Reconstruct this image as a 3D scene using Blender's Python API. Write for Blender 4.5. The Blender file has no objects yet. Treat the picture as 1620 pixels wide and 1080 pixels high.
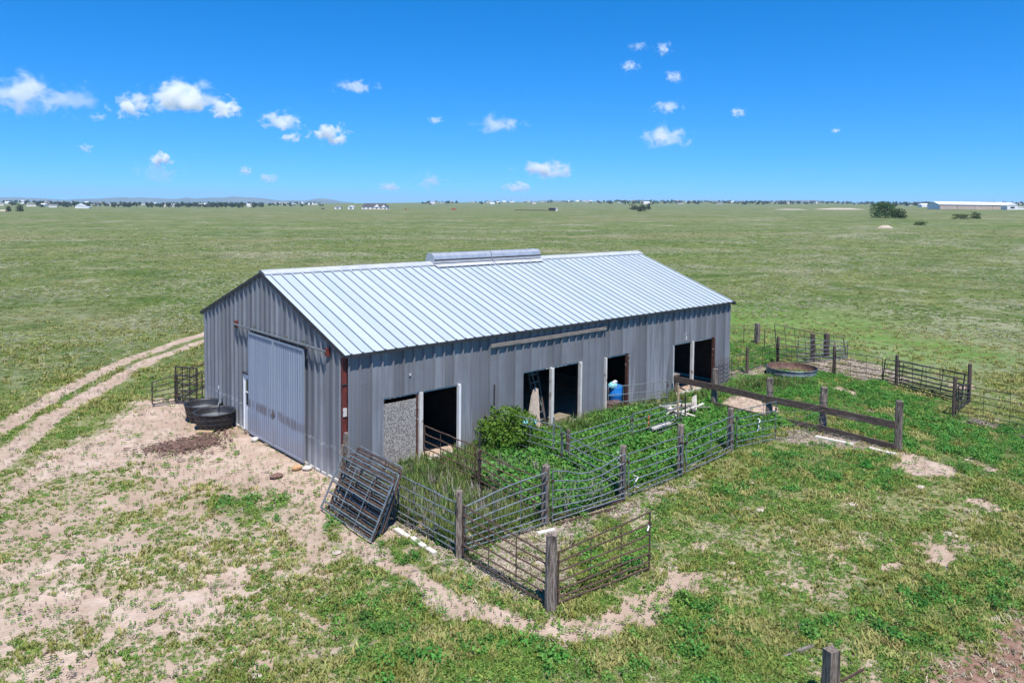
import bpy, bmesh, math, random
import numpy as np
from mathutils import Vector, Matrix
random.seed(7); RNG = np.random.default_rng(11)
SC = bpy.context.scene
COL = SC.collection
# ------------------------------------------------------------------ camera
# world axes: X runs along the barn's long wall, Y across the barn, origin at the barn's near corner
F_PX, CY, ROLL, PITCH, YAW = 1215.79, 378.78, 0.0102, 0.0459, 0.7286
CAM = np.array([-10.5318, -18.7038, 7.7683])
_RM = np.array([[math.cos(YAW), math.sin(YAW), 0], [-math.sin(YAW), math.cos(YAW), 0], [0, 0, 1]])
FW = _RM @ np.array([0, math.cos(PITCH), -math.sin(PITCH)])
UP = _RM @ np.array([0, math.sin(PITCH), math.cos(PITCH)])
RT = _RM @ np.array([1., 0, 0])
cr, sr = math.cos(ROLL), math.sin(ROLL)
XC, YC = cr * RT + sr * UP, cr * UP - sr * RT
cd = bpy.data.cameras.new('camera'); cam = bpy.data.objects.new('camera', cd); COL.objects.link(cam)
cd.sensor_width = 36; cd.lens = 36 * F_PX / 1620; cd.shift_y = -(540 - CY) / 1620
cd.clip_start = 0.1; cd.clip_end = 120000
cam.matrix_world = Matrix(((XC[0], YC[0], -FW[0], CAM[0]), (XC[1], YC[1], -FW[1], CAM[1]), (XC[2], YC[2], -FW[2], CAM[2]), (0, 0, 0, 1)))
SC.camera = cam
# ------------------------------------------------------------------ sky and sun
SUN_EL, SUN_TO = math.radians(64), np.array([-0.454, -0.891])        # horizontal direction towards the sun
w = bpy.data.worlds.new('World'); SC.world = w; w.use_nodes = True
nt = w.node_tree; nt.nodes.clear()
def nn(nt, typ, **kw):
    n = nt.nodes.new(typ)
    for k, v in kw.items():
        if k.startswith('i_'):
            n.inputs[k[2:].replace('_', ' ')].default_value = v
        else: setattr(n, k, v)
    return n
tc = nn(nt, 'ShaderNodeTexCoord'); mp = nn(nt, 'ShaderNodeVectorMath', operation='ADD'); mp.inputs[1].default_value = (0, 0, 0.10)
sky = nn(nt, 'ShaderNodeTexSky', sky_type='NISHITA'); sky.sun_disc = False
sky.sun_elevation = SUN_EL; sky.sun_rotation = math.atan2(SUN_TO[0], SUN_TO[1])
sky.altitude = 2200; sky.air_density = 0.8; sky.dust_density = 0.0; sky.ozone_density = 4.0
hs = nn(nt, 'ShaderNodeHueSaturation'); hs.inputs['Saturation'].default_value = 1.36; hs.inputs['Value'].default_value = 1.45; hs.inputs['Hue'].default_value = 0.5
bg = nn(nt, 'ShaderNodeBackground'); bg.inputs['Strength'].default_value = 0.122
wo = nn(nt, 'ShaderNodeOutputWorld')
L = nt.links.new
L(tc.outputs['Generated'], mp.inputs[0]); L(mp.outputs[0], sky.inputs['Vector']); L(sky.outputs[0], hs.inputs['Color']); L(hs.outputs[0], bg.inputs['Color']); L(bg.outputs[0], wo.inputs['Surface'])
sd = bpy.data.lights.new('sun', 'SUN'); sd.energy = 5.0; sd.angle = math.radians(0.5); sd.color = (1, 0.95, 0.88)
so = bpy.data.objects.new('sun', sd); COL.objects.link(so)
_d = Vector((SUN_TO[0] * math.cos(SUN_EL), SUN_TO[1] * math.cos(SUN_EL), math.sin(SUN_EL)))
so.rotation_euler = _d.to_track_quat('Z', 'Y').to_euler(); so.location = (0, 0, 60)
SC.view_settings.view_transform = 'Standard'; SC.view_settings.look = 'None'; SC.view_settings.exposure = 0.52; SC.view_settings.gamma = 1
SC.view_settings.use_curve_mapping = False
SC.cycles.use_denoising = True; SC.cycles.volume_bounces = 7; SC.cycles.max_bounces = 8; SC.cycles.transparent_max_bounces = 12
SC.cycles.volume_step_rate = 1.0; SC.cycles.volume_max_steps = 96

# ------------------------------------------------------------------ geometry helpers
def ray(px, py):
    a, b = px - 810, py - CY
    u = cr * a + sr * b; v = -sr * a + cr * b
    return FW + RT * u / F_PX - UP * v / F_PX
def gp(px, py, z=0.0):
    d = ray(px, py); t = (z - CAM[2]) / d[2]; p = CAM + d * t
    return float(p[0]), float(p[1])
def bearing(px, D):
    d = ray(px, 323); d = d[:2] / np.linalg.norm(d[:2])
    fwd = FW[:2] / np.linalg.norm(FW[:2])
    return CAM[:2] + d * D / float(d @ fwd)
def smooth(a, b, x):
    t = np.clip((x - a) / (b - a), 0, 1); return t * t * (3 - 2 * t)
def _hash(ix, iy, s):
    h = (ix.astype(np.int64) * 374761393 + iy.astype(np.int64) * 668265263 + s * 1442695041) & 0xffffffff
    h = ((h ^ (h >> 13)) * 1274126177) & 0xffffffff
    return ((h ^ (h >> 16)) & 0xffff) / 65535.0
def vnoise(x, y, s=0):
    x = np.asarray(x, float); y = np.asarray(y, float)
    ix, iy = np.floor(x), np.floor(y); fx, fy = x - ix, y - iy
    fx = fx * fx * (3 - 2 * fx); fy = fy * fy * (3 - 2 * fy)
    a = _hash(ix, iy, s); b = _hash(ix + 1, iy, s); c = _hash(ix, iy + 1, s); d = _hash(ix + 1, iy + 1, s)
    return (a * (1 - fx) + b * fx) * (1 - fy) + (c * (1 - fx) + d * fx) * fy
def fbm(x, y, s=0, o=4):
    t, a, n = 0, 1, 0
    for k in range(o):
        t = t + a * vnoise(x * 2 ** k + 17.3 * k, y * 2 ** k - 9.1 * k, s + k); n += a; a *= .55
    return t / n
_lat = RT[:2] / np.linalg.norm(RT[:2]); _fwd = FW[:2] / np.linalg.norm(FW[:2])
def terr(x, y):
    x = np.asarray(x, float); y = np.asarray(y, float)
    dx, dy = x - CAM[0], y - CAM[1]
    lat = dx * _lat[0] + dy * _lat[1]; dep = dx * _fwd[0] + dy * _fwd[1]
    D = np.hypot(dx, dy)
    z = 0.0101 * np.clip(lat, -7000, 7000) * smooth(45, 220, D)
    u = lat / np.maximum(D, 1)
    z = z + smooth(1100, 4500, D) * (24 + 12 * np.sin(u * 7 + 1.0)) * (0.55 + 0.6 * np.abs(u)) + smooth(5000, 15000, D) * 10
    z = z + (fbm(x / 160, y / 160, 3) - .5) * 2.6 * smooth(70, 300, D) * (1 - .6 * smooth(900, 2000, D))
    z = z + (fbm(x / 2.3, y / 2.3, 5, 3) - .5) * 0.07 * (1 - smooth(60, 200, D)) * smooth(0, 1.5, np.hypot(np.maximum(np.maximum(-x, x - 19), 0), np.maximum(np.maximum(-y, y - 10.4), 0)))
    return z
class MB:
    def __init__(s): s.v = []; s.f = []
    def add(s, vs, fs):
        n = len(s.v); s.v += [tuple(map(float, p)) for p in vs]; s.f += [tuple(i + n for i in f) for f in fs]; return s
    def box(s, c, size, rz=0, M=None):
        hx, hy, hz = size[0] / 2, size[1] / 2, size[2] / 2; ca, sa = math.cos(rz), math.sin(rz); vs = []
        for dz in (-hz, hz):
            for dx, dy in ((-hx, -hy), (hx, -hy), (hx, hy), (-hx, hy)):
                p = (dx * ca - dy * sa, dx * sa + dy * ca, dz)
                if M is not None: p = tuple(M @ Vector(p))
                vs.append((c[0] + p[0], c[1] + p[1], c[2] + p[2]))
        return s.add(vs, [(0, 3, 2, 1), (4, 5, 6, 7), (0, 1, 5, 4), (1, 2, 6, 5), (2, 3, 7, 6), (3, 0, 4, 7)])
    def bar(s, p0, p1, wd, ht, up=(0, 0, 1)):
        p0, p1 = Vector(p0), Vector(p1); d = (p1 - p0).normalized(); u = Vector(up)
        if abs(d.dot(u)) > .95: u = Vector((0, 1, 0))
        r = d.cross(u).normalized(); u = r.cross(d); vs = []
        for p in (p0, p1):
            for a, b in ((-1, -1), (1, -1), (1, 1), (-1, 1)): vs.append(p + r * a * wd / 2 + u * b * ht / 2)
        return s.add(vs, [(0, 1, 2, 3), (7, 6, 5, 4), (0, 4, 5, 1), (1, 5, 6, 2), (2, 6, 7, 3), (3, 7, 4, 0)])
    def tube(s, pts, r, n=6, r1=None):
        pts = [Vector(p) for p in pts]; m = len(pts); vs = []; fs = []
        for i, p in enumerate(pts):
            d = (pts[min(i + 1, m - 1)] - pts[max(i - 1, 0)]).normalized()
            u = Vector((0, 0, 1)) if abs(d.z) < .9 else Vector((1, 0, 0))
            a = d.cross(u).normalized(); b = a.cross(d)
            rr = r if r1 is None else r + (r1 - r) * i / (m - 1)
            for k in range(n):
                t = 2 * math.pi * k / n; vs.append(p + a * rr * math.cos(t) + b * rr * math.sin(t))
        for i in range(m - 1):
            for k in range(n):
                fs.append((i * n + k, i * n + (k + 1) % n, (i + 1) * n + (k + 1) % n, (i + 1) * n + k))
        fs.append(tuple(reversed(range(n)))); fs.append(tuple(range((m - 1) * n, m * n)))
        return s.add(vs, fs)
    def lathe(s, c, prof, n=32, cap=False):
        vs, fs = [], []; m = len(prof)
        for r, z in prof:
            for k in range(n):
                t = 2 * math.pi * k / n; vs.append((c[0] + r * math.cos(t), c[1] + r * math.sin(t), c[2] + z))
        for i in range(m - 1):
            for k in range(n): fs.append((i * n + k, i * n + (k + 1) % n, (i + 1) * n + (k + 1) % n, (i + 1) * n + k))
        if cap: fs.append(tuple(reversed(range(n))))
        return s.add(vs, fs)
    def mesh(s, name):
        me = bpy.data.meshes.new(name); me.from_pydata(s.v, [], s.f); me.update(); return me
    def build(s, name, m, parent=None, smoothed=False):
        me = s.mesh(name); me.materials.append(m)
        if smoothed: me.polygons.foreach_set('use_smooth', [True] * len(me.polygons))
        o = bpy.data.objects.new(name, me); COL.objects.link(o)
        if parent is not None: o.parent = parent
        return o
def tag(o, label=None, cat=None, group=None, kind=None):
    if label: o['label'] = label
    if cat: o['category'] = cat
    if group: o['group'] = group
    if kind: o['kind'] = kind
    return o
def thing(name, label, cat, loc=(0, 0, 0), group=None):
    o = bpy.data.objects.new(name, None); COL.objects.link(o); o.location = loc; o.empty_display_size = .2
    return tag(o, label, cat, group)

# ------------------------------------------------------------------ materials
def newmat(name):
    m = bpy.data.materials.new(name); m.use_nodes = True; t = m.node_tree; t.nodes.clear()
    out = nn(t, 'ShaderNodeOutputMaterial'); b = nn(t, 'ShaderNodeBsdfPrincipled'); t.links.new(b.outputs[0], out.inputs[0])
    return m, t, b, out
def rgba(c): return (c[0], c[1], c[2], 1)
def math_n(t, op, a, b=None, c=None, clamp=False):
    n = nn(t, 'ShaderNodeMath', operation=op); n.use_clamp = clamp
    for i, v in enumerate((a, b, c)):
        if v is None: continue
        if isinstance(v, (int, float)): n.inputs[i].default_value = v
        else: t.links.new(v, n.inputs[i])
    return n.outputs[0]
def noise_n(t, vec, scale, detail=4, rough=.55, dist=0):
    n = nn(t, 'ShaderNodeTexNoise'); n.inputs['Scale'].default_value = scale; n.inputs['Detail'].default_value = detail
    n.inputs['Roughness'].default_value = rough; n.inputs['Distortion'].default_value = dist
    if vec is not None: t.links.new(vec, n.inputs['Vector'])
    return n.outputs[0]
def mix_n(t, f, a, b):
    n = nn(t, 'ShaderNodeMix', data_type='RGBA')
    for i, v in ((0, f), (6, a), (7, b)):
        if isinstance(v, (int, float)): n.inputs[i].default_value = v
        elif isinstance(v, tuple): n.inputs[i].default_value = rgba(v)
        else: t.links.new(v, n.inputs[i])
    return n.outputs[2]
def ramp_n(t, f, a, b):      # smoothstep
    n = nn(t, 'ShaderNodeMapRange', interpolation_type='SMOOTHSTEP'); n.inputs[1].default_value = a; n.inputs[2].default_value = b
    t.links.new(f, n.inputs[0]); return n.outputs[0]
def bump_n(t, h, strength, dist=.02):
    n = nn(t, 'ShaderNodeBump'); n.inputs['Strength'].default_value = strength; n.inputs['Distance'].default_value = dist
    t.links.new(h, n.inputs['Height']); return n.outputs[0]
def pmat(name, c1, c2=None, scale=6, rough=.6, metal=0., bump=0., stretch=(1, 1, 1), rand=0., spec=.5, lo=.35, hi=.65, c3=None, s3=1.5, f3=(.55, .7)):
    m, t, b, out = newmat(name)
    tcn = nn(t, 'ShaderNodeTexCoord'); mpn = nn(t, 'ShaderNodeMapping'); mpn.inputs['Scale'].default_value = stretch
    t.links.new(tcn.outputs['Object'], mpn.inputs[0]); v = mpn.outputs[0]
    n = noise_n(t, v, scale, 6, .6)
    col = mix_n(t, ramp_n(t, n, lo, hi), c1, c2 or c1)
    if c3: col = mix_n(t, ramp_n(t, noise_n(t, v, s3, 5, .6, .3), *f3), col, c3)
    if rand:
        oi = nn(t, 'ShaderNodeObjectInfo'); h = nn(t, 'ShaderNodeHueSaturation'); t.links.new(col, h.inputs['Color'])
        mr = nn(t, 'ShaderNodeMapRange'); mr.inputs[3].default_value = 1 - rand; mr.inputs[4].default_value = 1 + rand
        t.links.new(oi.outputs['Random'], mr.inputs[0]); t.links.new(mr.outputs[0], h.inputs['Value']); col = h.outputs[0]
    t.links.new(col, b.inputs['Base Color']); b.inputs['Roughness'].default_value = rough; b.inputs['Metallic'].default_value = metal
    b.inputs['Specular IOR Level'].default_value = spec
    if bump: t.links.new(bump_n(t, n, bump), b.inputs['Normal'])
    return m
def sheet_mat(name, axis, off, pitch, tones, pale, rough=.42, metal=.25, dirt=None, dirtz=.7, rib_line=None, tonew=.8, band=(), rust=None):
    """galvanised sheet: every bay between two ribs weathered to its own tone, streaks down the sheet, stains at the foot"""
    m, t, b, out = newmat(name)
    tcn = nn(t, 'ShaderNodeTexCoord'); sp = nn(t, 'ShaderNodeSeparateXYZ'); t.links.new(tcn.outputs['Object'], sp.inputs[0])
    a = sp.outputs[axis]
    k = math_n(t, 'DIVIDE', math_n(t, 'SUBTRACT', a, off), pitch); fl = math_n(t, 'FLOOR', k)
    wn = nn(t, 'ShaderNodeTexWhiteNoise', noise_dimensions='1D'); t.links.new(math_n(t, 'ADD', fl, 3.7), wn.inputs['W'])
    wn2 = nn(t, 'ShaderNodeTexWhiteNoise', noise_dimensions='1D'); t.links.new(math_n(t, 'ADD', fl, 91.3), wn2.inputs['W'])
    mpn = nn(t, 'ShaderNodeMapping'); mpn.inputs['Scale'].default_value = (9, 9, .5); t.links.new(tcn.outputs['Object'], mpn.inputs[0])
    streak = noise_n(t, mpn.outputs[0], 1.0, 5, .6)
    blot = noise_n(t, tcn.outputs['Object'], 1.3, 5, .6)
    fine = noise_n(t, tcn.outputs['Object'], 22, 4, .7)
    col = mix_n(t, ramp_n(t, wn.outputs[0], .1, .9), tones[0], tones[1])
    col = mix_n(t, math_n(t, 'MULTIPLY', ramp_n(t, blot, .35, .7), .6), col, tones[2])
    # pale bleached bays
    pf = math_n(t, 'MULTIPLY', ramp_n(t, wn2.outputs[0], .45, .85), ramp_n(t, streak, .35, .62))
    lowz = ramp_n(t, math_n(t, 'MULTIPLY', sp.outputs[2], -1.0), -2.6, 0.2)
    pf = math_n(t, 'MULTIPLY', pf, math_n(t, 'MULTIPLY_ADD', lowz, .7, .5), clamp=True)
    col = mix_n(t, math_n(t, 'MULTIPLY', pf, tonew), col, pale)
    col = mix_n(t, math_n(t, 'MULTIPLY', ramp_n(t, fine, .45, .75), .22), col, tones[1])
    if dirt:
        dz = math_n(t, 'ADD', sp.outputs[2], math_n(t, 'MULTIPLY', math_n(t, 'SUBTRACT', blot, .5), 1.1))
        df = math_n(t, 'MULTIPLY', ramp_n(t, math_n(t, 'MULTIPLY', dz, -1), -dirtz, -.05), .65)
        col = mix_n(t, df, col, dirt)
    if rib_line:  # dark line along one side of every rib
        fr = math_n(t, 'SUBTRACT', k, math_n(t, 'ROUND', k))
        sm = math_n(t, 'LESS_THAN', math_n(t, 'ABSOLUTE', math_n(t, 'SUBTRACT', fr, rib_line[1])), rib_line[2])
        col = mix_n(t, math_n(t, 'MULTIPLY', sm, rib_line[3]), col, rib_line[0])
    for (zc, zw, amt, cc) in band:
        bz = math_n(t, 'ABSOLUTE', math_n(t, 'SUBTRACT', math_n(t, 'ADD', sp.outputs[2], math_n(t, 'MULTIPLY', math_n(t, 'SUBTRACT', blot, .5), .25)), zc))
        bf = math_n(t, 'MULTIPLY', ramp_n(t, math_n(t, 'MULTIPLY', bz, -1), -zw, -zw * .3), math_n(t, 'MULTIPLY', ramp_n(t, streak, .38, .6), amt))
        col = mix_n(t, bf, col, cc)
    if rust:
        col = mix_n(t, math_n(t, 'MULTIPLY', ramp_n(t, noise_n(t, mpn.outputs[0], .8, 6, .65), *rust[1]), rust[2]), col, rust[0])
    t.links.new(col, b.inputs['Base Color']); b.inputs['Metallic'].default_value = metal
    t.links.new(math_n(t, 'MULTIPLY_ADD', blot, .25, rough - .1), b.inputs['Roughness'])
    t.links.new(bump_n(t, noise_n(t, tcn.outputs['Object'], 2.2, 2), .12, .03), b.inputs['Normal'])
    return m
PITCH_R = 0.3627; OFF_R = 0.14
M = {}
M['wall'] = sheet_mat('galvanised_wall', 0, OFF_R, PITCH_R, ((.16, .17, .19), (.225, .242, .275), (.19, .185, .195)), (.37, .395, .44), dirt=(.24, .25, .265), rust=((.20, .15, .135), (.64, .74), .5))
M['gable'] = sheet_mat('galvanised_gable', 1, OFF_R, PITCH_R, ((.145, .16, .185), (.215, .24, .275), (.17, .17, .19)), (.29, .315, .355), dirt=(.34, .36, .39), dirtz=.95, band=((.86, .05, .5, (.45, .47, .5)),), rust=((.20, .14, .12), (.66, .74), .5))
M['roof'] = sheet_mat('galvanised_roof', 0, OFF_R, PITCH_R, ((.39, .46, .51), (.45, .51, .555), (.40, .455, .52)), (.50, .55, .58), rough=.45, metal=.15, rib_line=((.08, .105, .13), -.085, .030, .85))
M['door'] = sheet_mat('painted_steel_door', 1, 0, .155, ((.25, .305, .40), (.305, .36, .45), (.25, .295, .38)), (.35, .40, .48), dirt=(.25, .25, .28), dirtz=1.0, tonew=.5, band=((1.05, .22, .75, (.13, .11, .12)),), rust=((.30, .17, .11), (.66, .72), .6))
M['cap'] = pmat('galvanised_ridge', (.50, .52, .55), (.62, .63, .65), 3, .4, .3, .05)
M['vent'] = pmat('ridge_vent_steel', (.44, .45, .48), (.55, .56, .58), 4, .35, .45, .05)
M['darktrim'] = pmat('dark_eave_trim', (.02, .022, .025), (.035, .035, .04), 6, .6)
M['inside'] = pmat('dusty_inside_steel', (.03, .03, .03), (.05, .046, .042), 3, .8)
M['redsteel'] = pmat('red_oxide_steel', (.15, .028, .022), (.10, .02, .016), 5, .6, 0, .1, c3=(.10, .03, .02))
M['whitepaint'] = pmat('flaking_white_paint', (.50, .475, .44), (.60, .575, .54), 6, .7, 0, .2, (1, 1, .6), c3=(.20, .10, .06), s3=5, f3=(.58, .66))
M['cleanwhite'] = pmat('white_paint', (.74, .74, .73), (.68, .69, .70), 5, .5)
M['rustpaint'] = pmat('rust_stained_frame', (.085, .03, .02), (.05, .02, .015), 9, .8, 0, .3, c3=(.5, .45, .42), s3=9, f3=(.62, .68))
M['glass'] = pmat('dark_window_glass', (.02, .025, .03), (.03, .035, .04), 3, .12)
M['osb'] = pmat('weathered_particle_board', (.13, .115, .10), (.40, .375, .345), 26, .85, 0, .3, (1, 1, 1), lo=.38, hi=.62)
M['galvpipe'] = pmat('galvanised_pipe', (.125, .15, .155), (.24, .265, .27), 8, .45, .4, .05, rand=.12, c3=(.12, .115, .11), s3=4)
M['rustpipe'] = pmat('rusty_pipe', (.055, .035, .028), (.11, .062, .042), 10, .75, .1, .2, rand=.2)
M['blackpipe'] = pmat('dark_painted_pipe', (.025, .024, .024), (.05, .042, .036), 8, .6, .1, .1, rand=.2)
M['wire'] = pmat('weathered_wire', (.10, .09, .085), (.16, .14, .13), 6, .6, .4)
M['wood'] = pmat('weathered_post_wood', (.085, .062, .048), (.26, .215, .18), 7, .85, 0, .7, (7, 7, .8), rand=.15, c3=(.035, .028, .024), s3=1.6, f3=(.52, .66))
M['darkwood'] = pmat('old_dark_rail_wood', (.045, .03, .024), (.13, .095, .075), 7, .85, 0, .6, (7, .8, 7), rand=.1, c3=(.22, .18, .15), s3=.7, f3=(.6, .75))
M['greywood'] = pmat('grey_timber', (.14, .12, .105), (.26, .23, .205), 6, .85, 0, .6, (.6, 6, 6), c3=(.10, .08, .07), s3=3, f3=(.58, .7))
M['palewood'] = pmat('bleached_board', (.50, .46, .40), (.62, .58, .52), 8, .8, 0, .4, rand=.1)
M['tanwood'] = pmat('tan_stake_wood', (.36, .25, .14), (.46, .33, .20), 8, .8, 0, .4)
M['warpply'] = pmat('warped_plywood', (.30, .24, .19), (.42, .35, .29), 5, .8, 0, .4, (5, 5, .6))
M['rubber'] = pmat('black_rubber', (.016, .016, .018), (.035, .035, .038), 12, .5, 0, .2)
M['water'] = pmat('tank_water', (.10, .12, .14), (.16, .18, .20), 5, .08)
M['rusttank'] = pmat('rusted_tank_wall', (.09, .05, .038), (.17, .10, .075), 7, .8, .1, .3)
M['greytank'] = pmat('galvanised_tank_wall', (.10, .12, .15), (.22, .25, .28), 4, .5, .4, .1)
M['bluetub'] = pmat('blue_plastic', (.01, .13, .42), (.015, .17, .50), 5, .4)
M['tubrim'] = pmat('pale_blue_plastic', (.16, .46, .56), (.20, .52, .60), 5, .4)
M['teal'] = pmat('faded_blue_plastic', (.02, .22, .40), (.03, .28, .45), 5, .45)
M['rug'] = pmat('striped_rug', (.13, .055, .045), (.10, .045, .035), 9, .95, 0, .4)
M['rugline'] = pmat('pale_rug_stripe', (.40, .33, .28), (.32, .27, .23), 9, .95)
M['plastic'] = pmat('white_plastic', (.72, .72, .72), (.62, .63, .64), 9, .6, 0, .3)
M['tape'] = pmat('orange_tape', (.55, .13, .02), (.42, .10, .02), 9, .6)
M['rope'] = pmat('white_rope', (.60, .58, .54), (.45, .43, .40), 15, .9)
M['stone'] = pmat('pale_stone', (.32, .265, .215), (.44, .375, .31), 9, .9, 0, .5, rand=.1)
M['redrock'] = pmat('orange_rock', (.42, .24, .12), (.50, .31, .17), 8, .9, 0, .4)
M['concrete'] = pmat('old_concrete', (.40, .38, .35), (.52, .50, .47), 8, .9, 0, .3)
M['housewall'] = pmat('pale_stucco', (.55, .52, .47), (.60, .57, .52), 1, .9, rand=.25)
M['houseroof'] = pmat('grey_shingle_roof', (.16, .15, .15), (.22, .20, .19), 1, .9, rand=.3)
M['whitehouse'] = pmat('white_siding', (.72, .72, .71), (.66, .66, .66), 1, .8)
M['darkroof'] = pmat('dark_slate_roof', (.045, .045, .055), (.065, .06, .07), 1, .8)
M['arenawall'] = pmat('tan_metal_siding', (.40, .31, .26), (.44, .35, .29), .2, .7)
M['arenaroof'] = pmat('white_metal_roof', (.68, .70, .74), (.72, .73, .76), .2, .5)
M['redpaint'] = pmat('red_paint', (.45, .04, .03), (.38, .035, .03), 2, .4)
M['mount'] = pmat('mountain_forest', (.06, .08, .09), (.10, .11, .12), .001, .95)
M['mound'] = pmat('sandy_spoil', (.36, .30, .235), (.43, .365, .29), .3, .95, 0, .4)
M['chip'] = pmat('bark_chip', (.10, .055, .042), (.20, .125, .095), 30, .9, rand=.45)
M['bark'] = pmat('brown_bark', (.07, .055, .042), (.12, .095, .075), 5, .9, 0, .5)
def leafmat(name, c1, c2, hue=.03, val=.35, trans=.3, rough=.6, ns=7.):
    m, t, b, out = newmat(name)
    oi = nn(t, 'ShaderNodeObjectInfo'); ge = nn(t, 'ShaderNodeNewGeometry')
    n = noise_n(t, ge.outputs['Position'], ns, 3)
    col = mix_n(t, ramp_n(t, n, .35, .65), c1, c2)
    h = nn(t, 'ShaderNodeHueSaturation'); t.links.new(col, h.inputs['Color'])
    mr = nn(t, 'ShaderNodeMapRange'); mr.inputs[3].default_value = 1 - val; mr.inputs[4].default_value = 1 + val
    wn = nn(t, 'ShaderNodeTexWhiteNoise', noise_dimensions='1D'); t.links.new(math_n(t, 'MULTIPLY', oi.outputs['Random'], 77), wn.inputs['W'])
    t.links.new(oi.outputs['Random'], mr.inputs[0]); t.links.new(mr.outputs[0], h.inputs['Value'])
    t.links.new(math_n(t, 'MULTIPLY_ADD', wn.outputs[0], hue * 2, .5 - hue), h.inputs['Hue'])
    t.links.new(h.outputs[0], b.inputs['Base Color']); b.inputs['Roughness'].default_value = rough; b.inputs['Specular IOR Level'].default_value = .35
    tr = nn(t, 'ShaderNodeBsdfTranslucent'); t.links.new(h.outputs[0], tr.inputs[0]); mx = nn(t, 'ShaderNodeMixShader'); mx.inputs[0].default_value = trans
    t.links.new(b.outputs[0], mx.inputs[1]); t.links.new(tr.outputs[0], mx.inputs[2]); t.links.new(mx.outputs[0], out.inputs[0])
    return m
M['weed'] = leafmat('weed_leaf', (.13, .24, .04), (.22, .33, .07), .03, .35, .4)
M['lush'] = leafmat('lush_weed_leaf', (.075, .22, .035), (.14, .32, .055), .025, .32, .4)
M['grass'] = leafmat('grass_blade', (.24, .27, .06), (.40, .38, .14), .025, .25, .4, .6, .8)
M['tallgrass'] = leafmat('tall_grass_blade', (.095, .18, .035), (.20, .24, .08), .03, .35)
M['bunch'] = leafmat('field_tuft_blade', (.15, .25, .05), (.36, .345, .15), .025, .3, .45, .6, .045)
M['sage'] = leafmat('pale_sage_blade', (.36, .38, .23), (.46, .46, .31), .02, .25, .45)
M['straw'] = leafmat('straw_blade', (.30, .25, .17), (.42, .36, .27), .01, .3, .15)
M['greyweed'] = leafmat('dead_grey_stem', (.20, .175, .15), (.30, .27, .24), .01, .3, .1)
M['shrubleaf'] = leafmat('shrub_leaf', (.085, .19, .018), (.17, .29, .035), .015, .1, .4)
M['treeleaf'] = leafmat('tree_leaf', (.045, .085, .025), (.085, .135, .04), .02, .25)
M['farleaf'] = leafmat('far_tree_leaf', (.022, .04, .02), (.04, .06, .03), .02, .3)

# ------------------------------------------------------------------ ground masks (where bare soil, lush weeds, straw and mud lie)
def poly_sd(poly, x, y):
    P = np.array(poly, float); n = len(P); d = np.full(x.shape, 1e9); ins = np.zeros(x.shape, bool)
    for i in range(n):
        a, b = P[i], P[(i + 1) % n]; e = b - a
        t = np.clip(((x - a[0]) * e[0] + (y - a[1]) * e[1]) / (e @ e + 1e-9), 0, 1)
        d = np.minimum(d, np.hypot(x - a[0] - t * e[0], y - a[1] - t * e[1]))
        c = (a[1] > y) != (b[1] > y)
        xi = a[0] + (y - a[1]) * e[0] / (e[1] if abs(e[1]) > 1e-9 else 1e-9)
        ins ^= c & (x < xi)
    return np.where(ins, d, -d)
def line_d(pts, x, y):
    P = np.array(pts, float); d = np.full(x.shape, 1e9)
    for a, b in zip(P[:-1], P[1:]):
        e = b - a; t = np.clip(((x - a[0]) * e[0] + (y - a[1]) * e[1]) / (e @ e + 1e-9), 0, 1)
        d = np.minimum(d, np.hypot(x - a[0] - t * e[0], y - a[1] - t * e[1]))
    return d
def G(*pp): return [gp(*p) for p in pp]
YARD = G((0, 775), (70, 735), (135, 695), (190, 660), (240, 632), (300, 632), (335, 660), (420, 690), (545, 760), (545, 860), (500, 825), (430, 790), (330, 765), (250, 770), (200, 735), (130, 745), (0, 800))
SPARSE = G((0, 760), (300, 755), (430, 800), (430, 880), (330, 950), (140, 1010), (0, 1000))
RUT1 = [gp(-40, 705), gp(20, 665), gp(80, 630), gp(142, 595.6), gp(233, 558), gp(322, 528), (11, 31), (19, 37), (30, 42), (45, 46)]
RUT2 = [gp(-40, 765), gp(20, 715), gp(79, 662), gp(189, 597), gp(239, 569), gp(322, 540), (11.5, 29.2), (19.5, 35.3), (30, 40.3), (45, 44.3)]
PATH = G((560, 840), (610, 890), (680, 930), (760, 970), (850, 995), (930, 998), (1000, 978), (1060, 935), (1075, 915))
LUSHP = [G((1060, 790), (1170, 735), (1290, 702), (1420, 724), (1470, 690), (1640, 660), (1640, 770), (1480, 740), (1380, 770), (1260, 780), (1130, 830), (1060, 830)),
         G((520, 960), (580, 890), (660, 940), (780, 1000), (900, 1020), (1040, 1000), (1090, 940), (1250, 1010), (1330, 990), (1180, 1090), (560, 1090)),
         [(14.9, -9), (15.2, 0), (19, -.2), (24.4, -.5), (24.2, -5), (20.6, -8.5), (20.4, -12), (16, -12)],
         [(19.3, 0.3), (24, .8), (28, 1), (28, 5), (19.3, 6)],
         G((1270, 985), (1400, 935), (1500, 930), (1640, 900), (1640, 985), (1560, 1005), (1470, 1045), (1400, 1050), (1330, 1015)),
         G((540, 800), (620, 850), (700, 880), (760, 920), (860, 960), (900, 985), (800, 950), (700, 915), (600, 880), (530, 840)),
         G((340, 790), (420, 790), (460, 820), (430, 830), (350, 815))]
PENLUSH = [(2.7, -5.4), (15, -5.2), (15, -2.0), (10.6, -.2), (4.6, -.2), (2.7, -2.5)]
CORNERLUSH = [(1.0, -8.3), (2.4, -8.4), (3.9, -7.2), (3.6, -6.2), (1.9, -6.9)]
GREENBELT = [(19.5, 3), (34, -6), (44, -4), (46, 10), (38, 22), (24, 24), (19.5, 12)]
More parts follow.
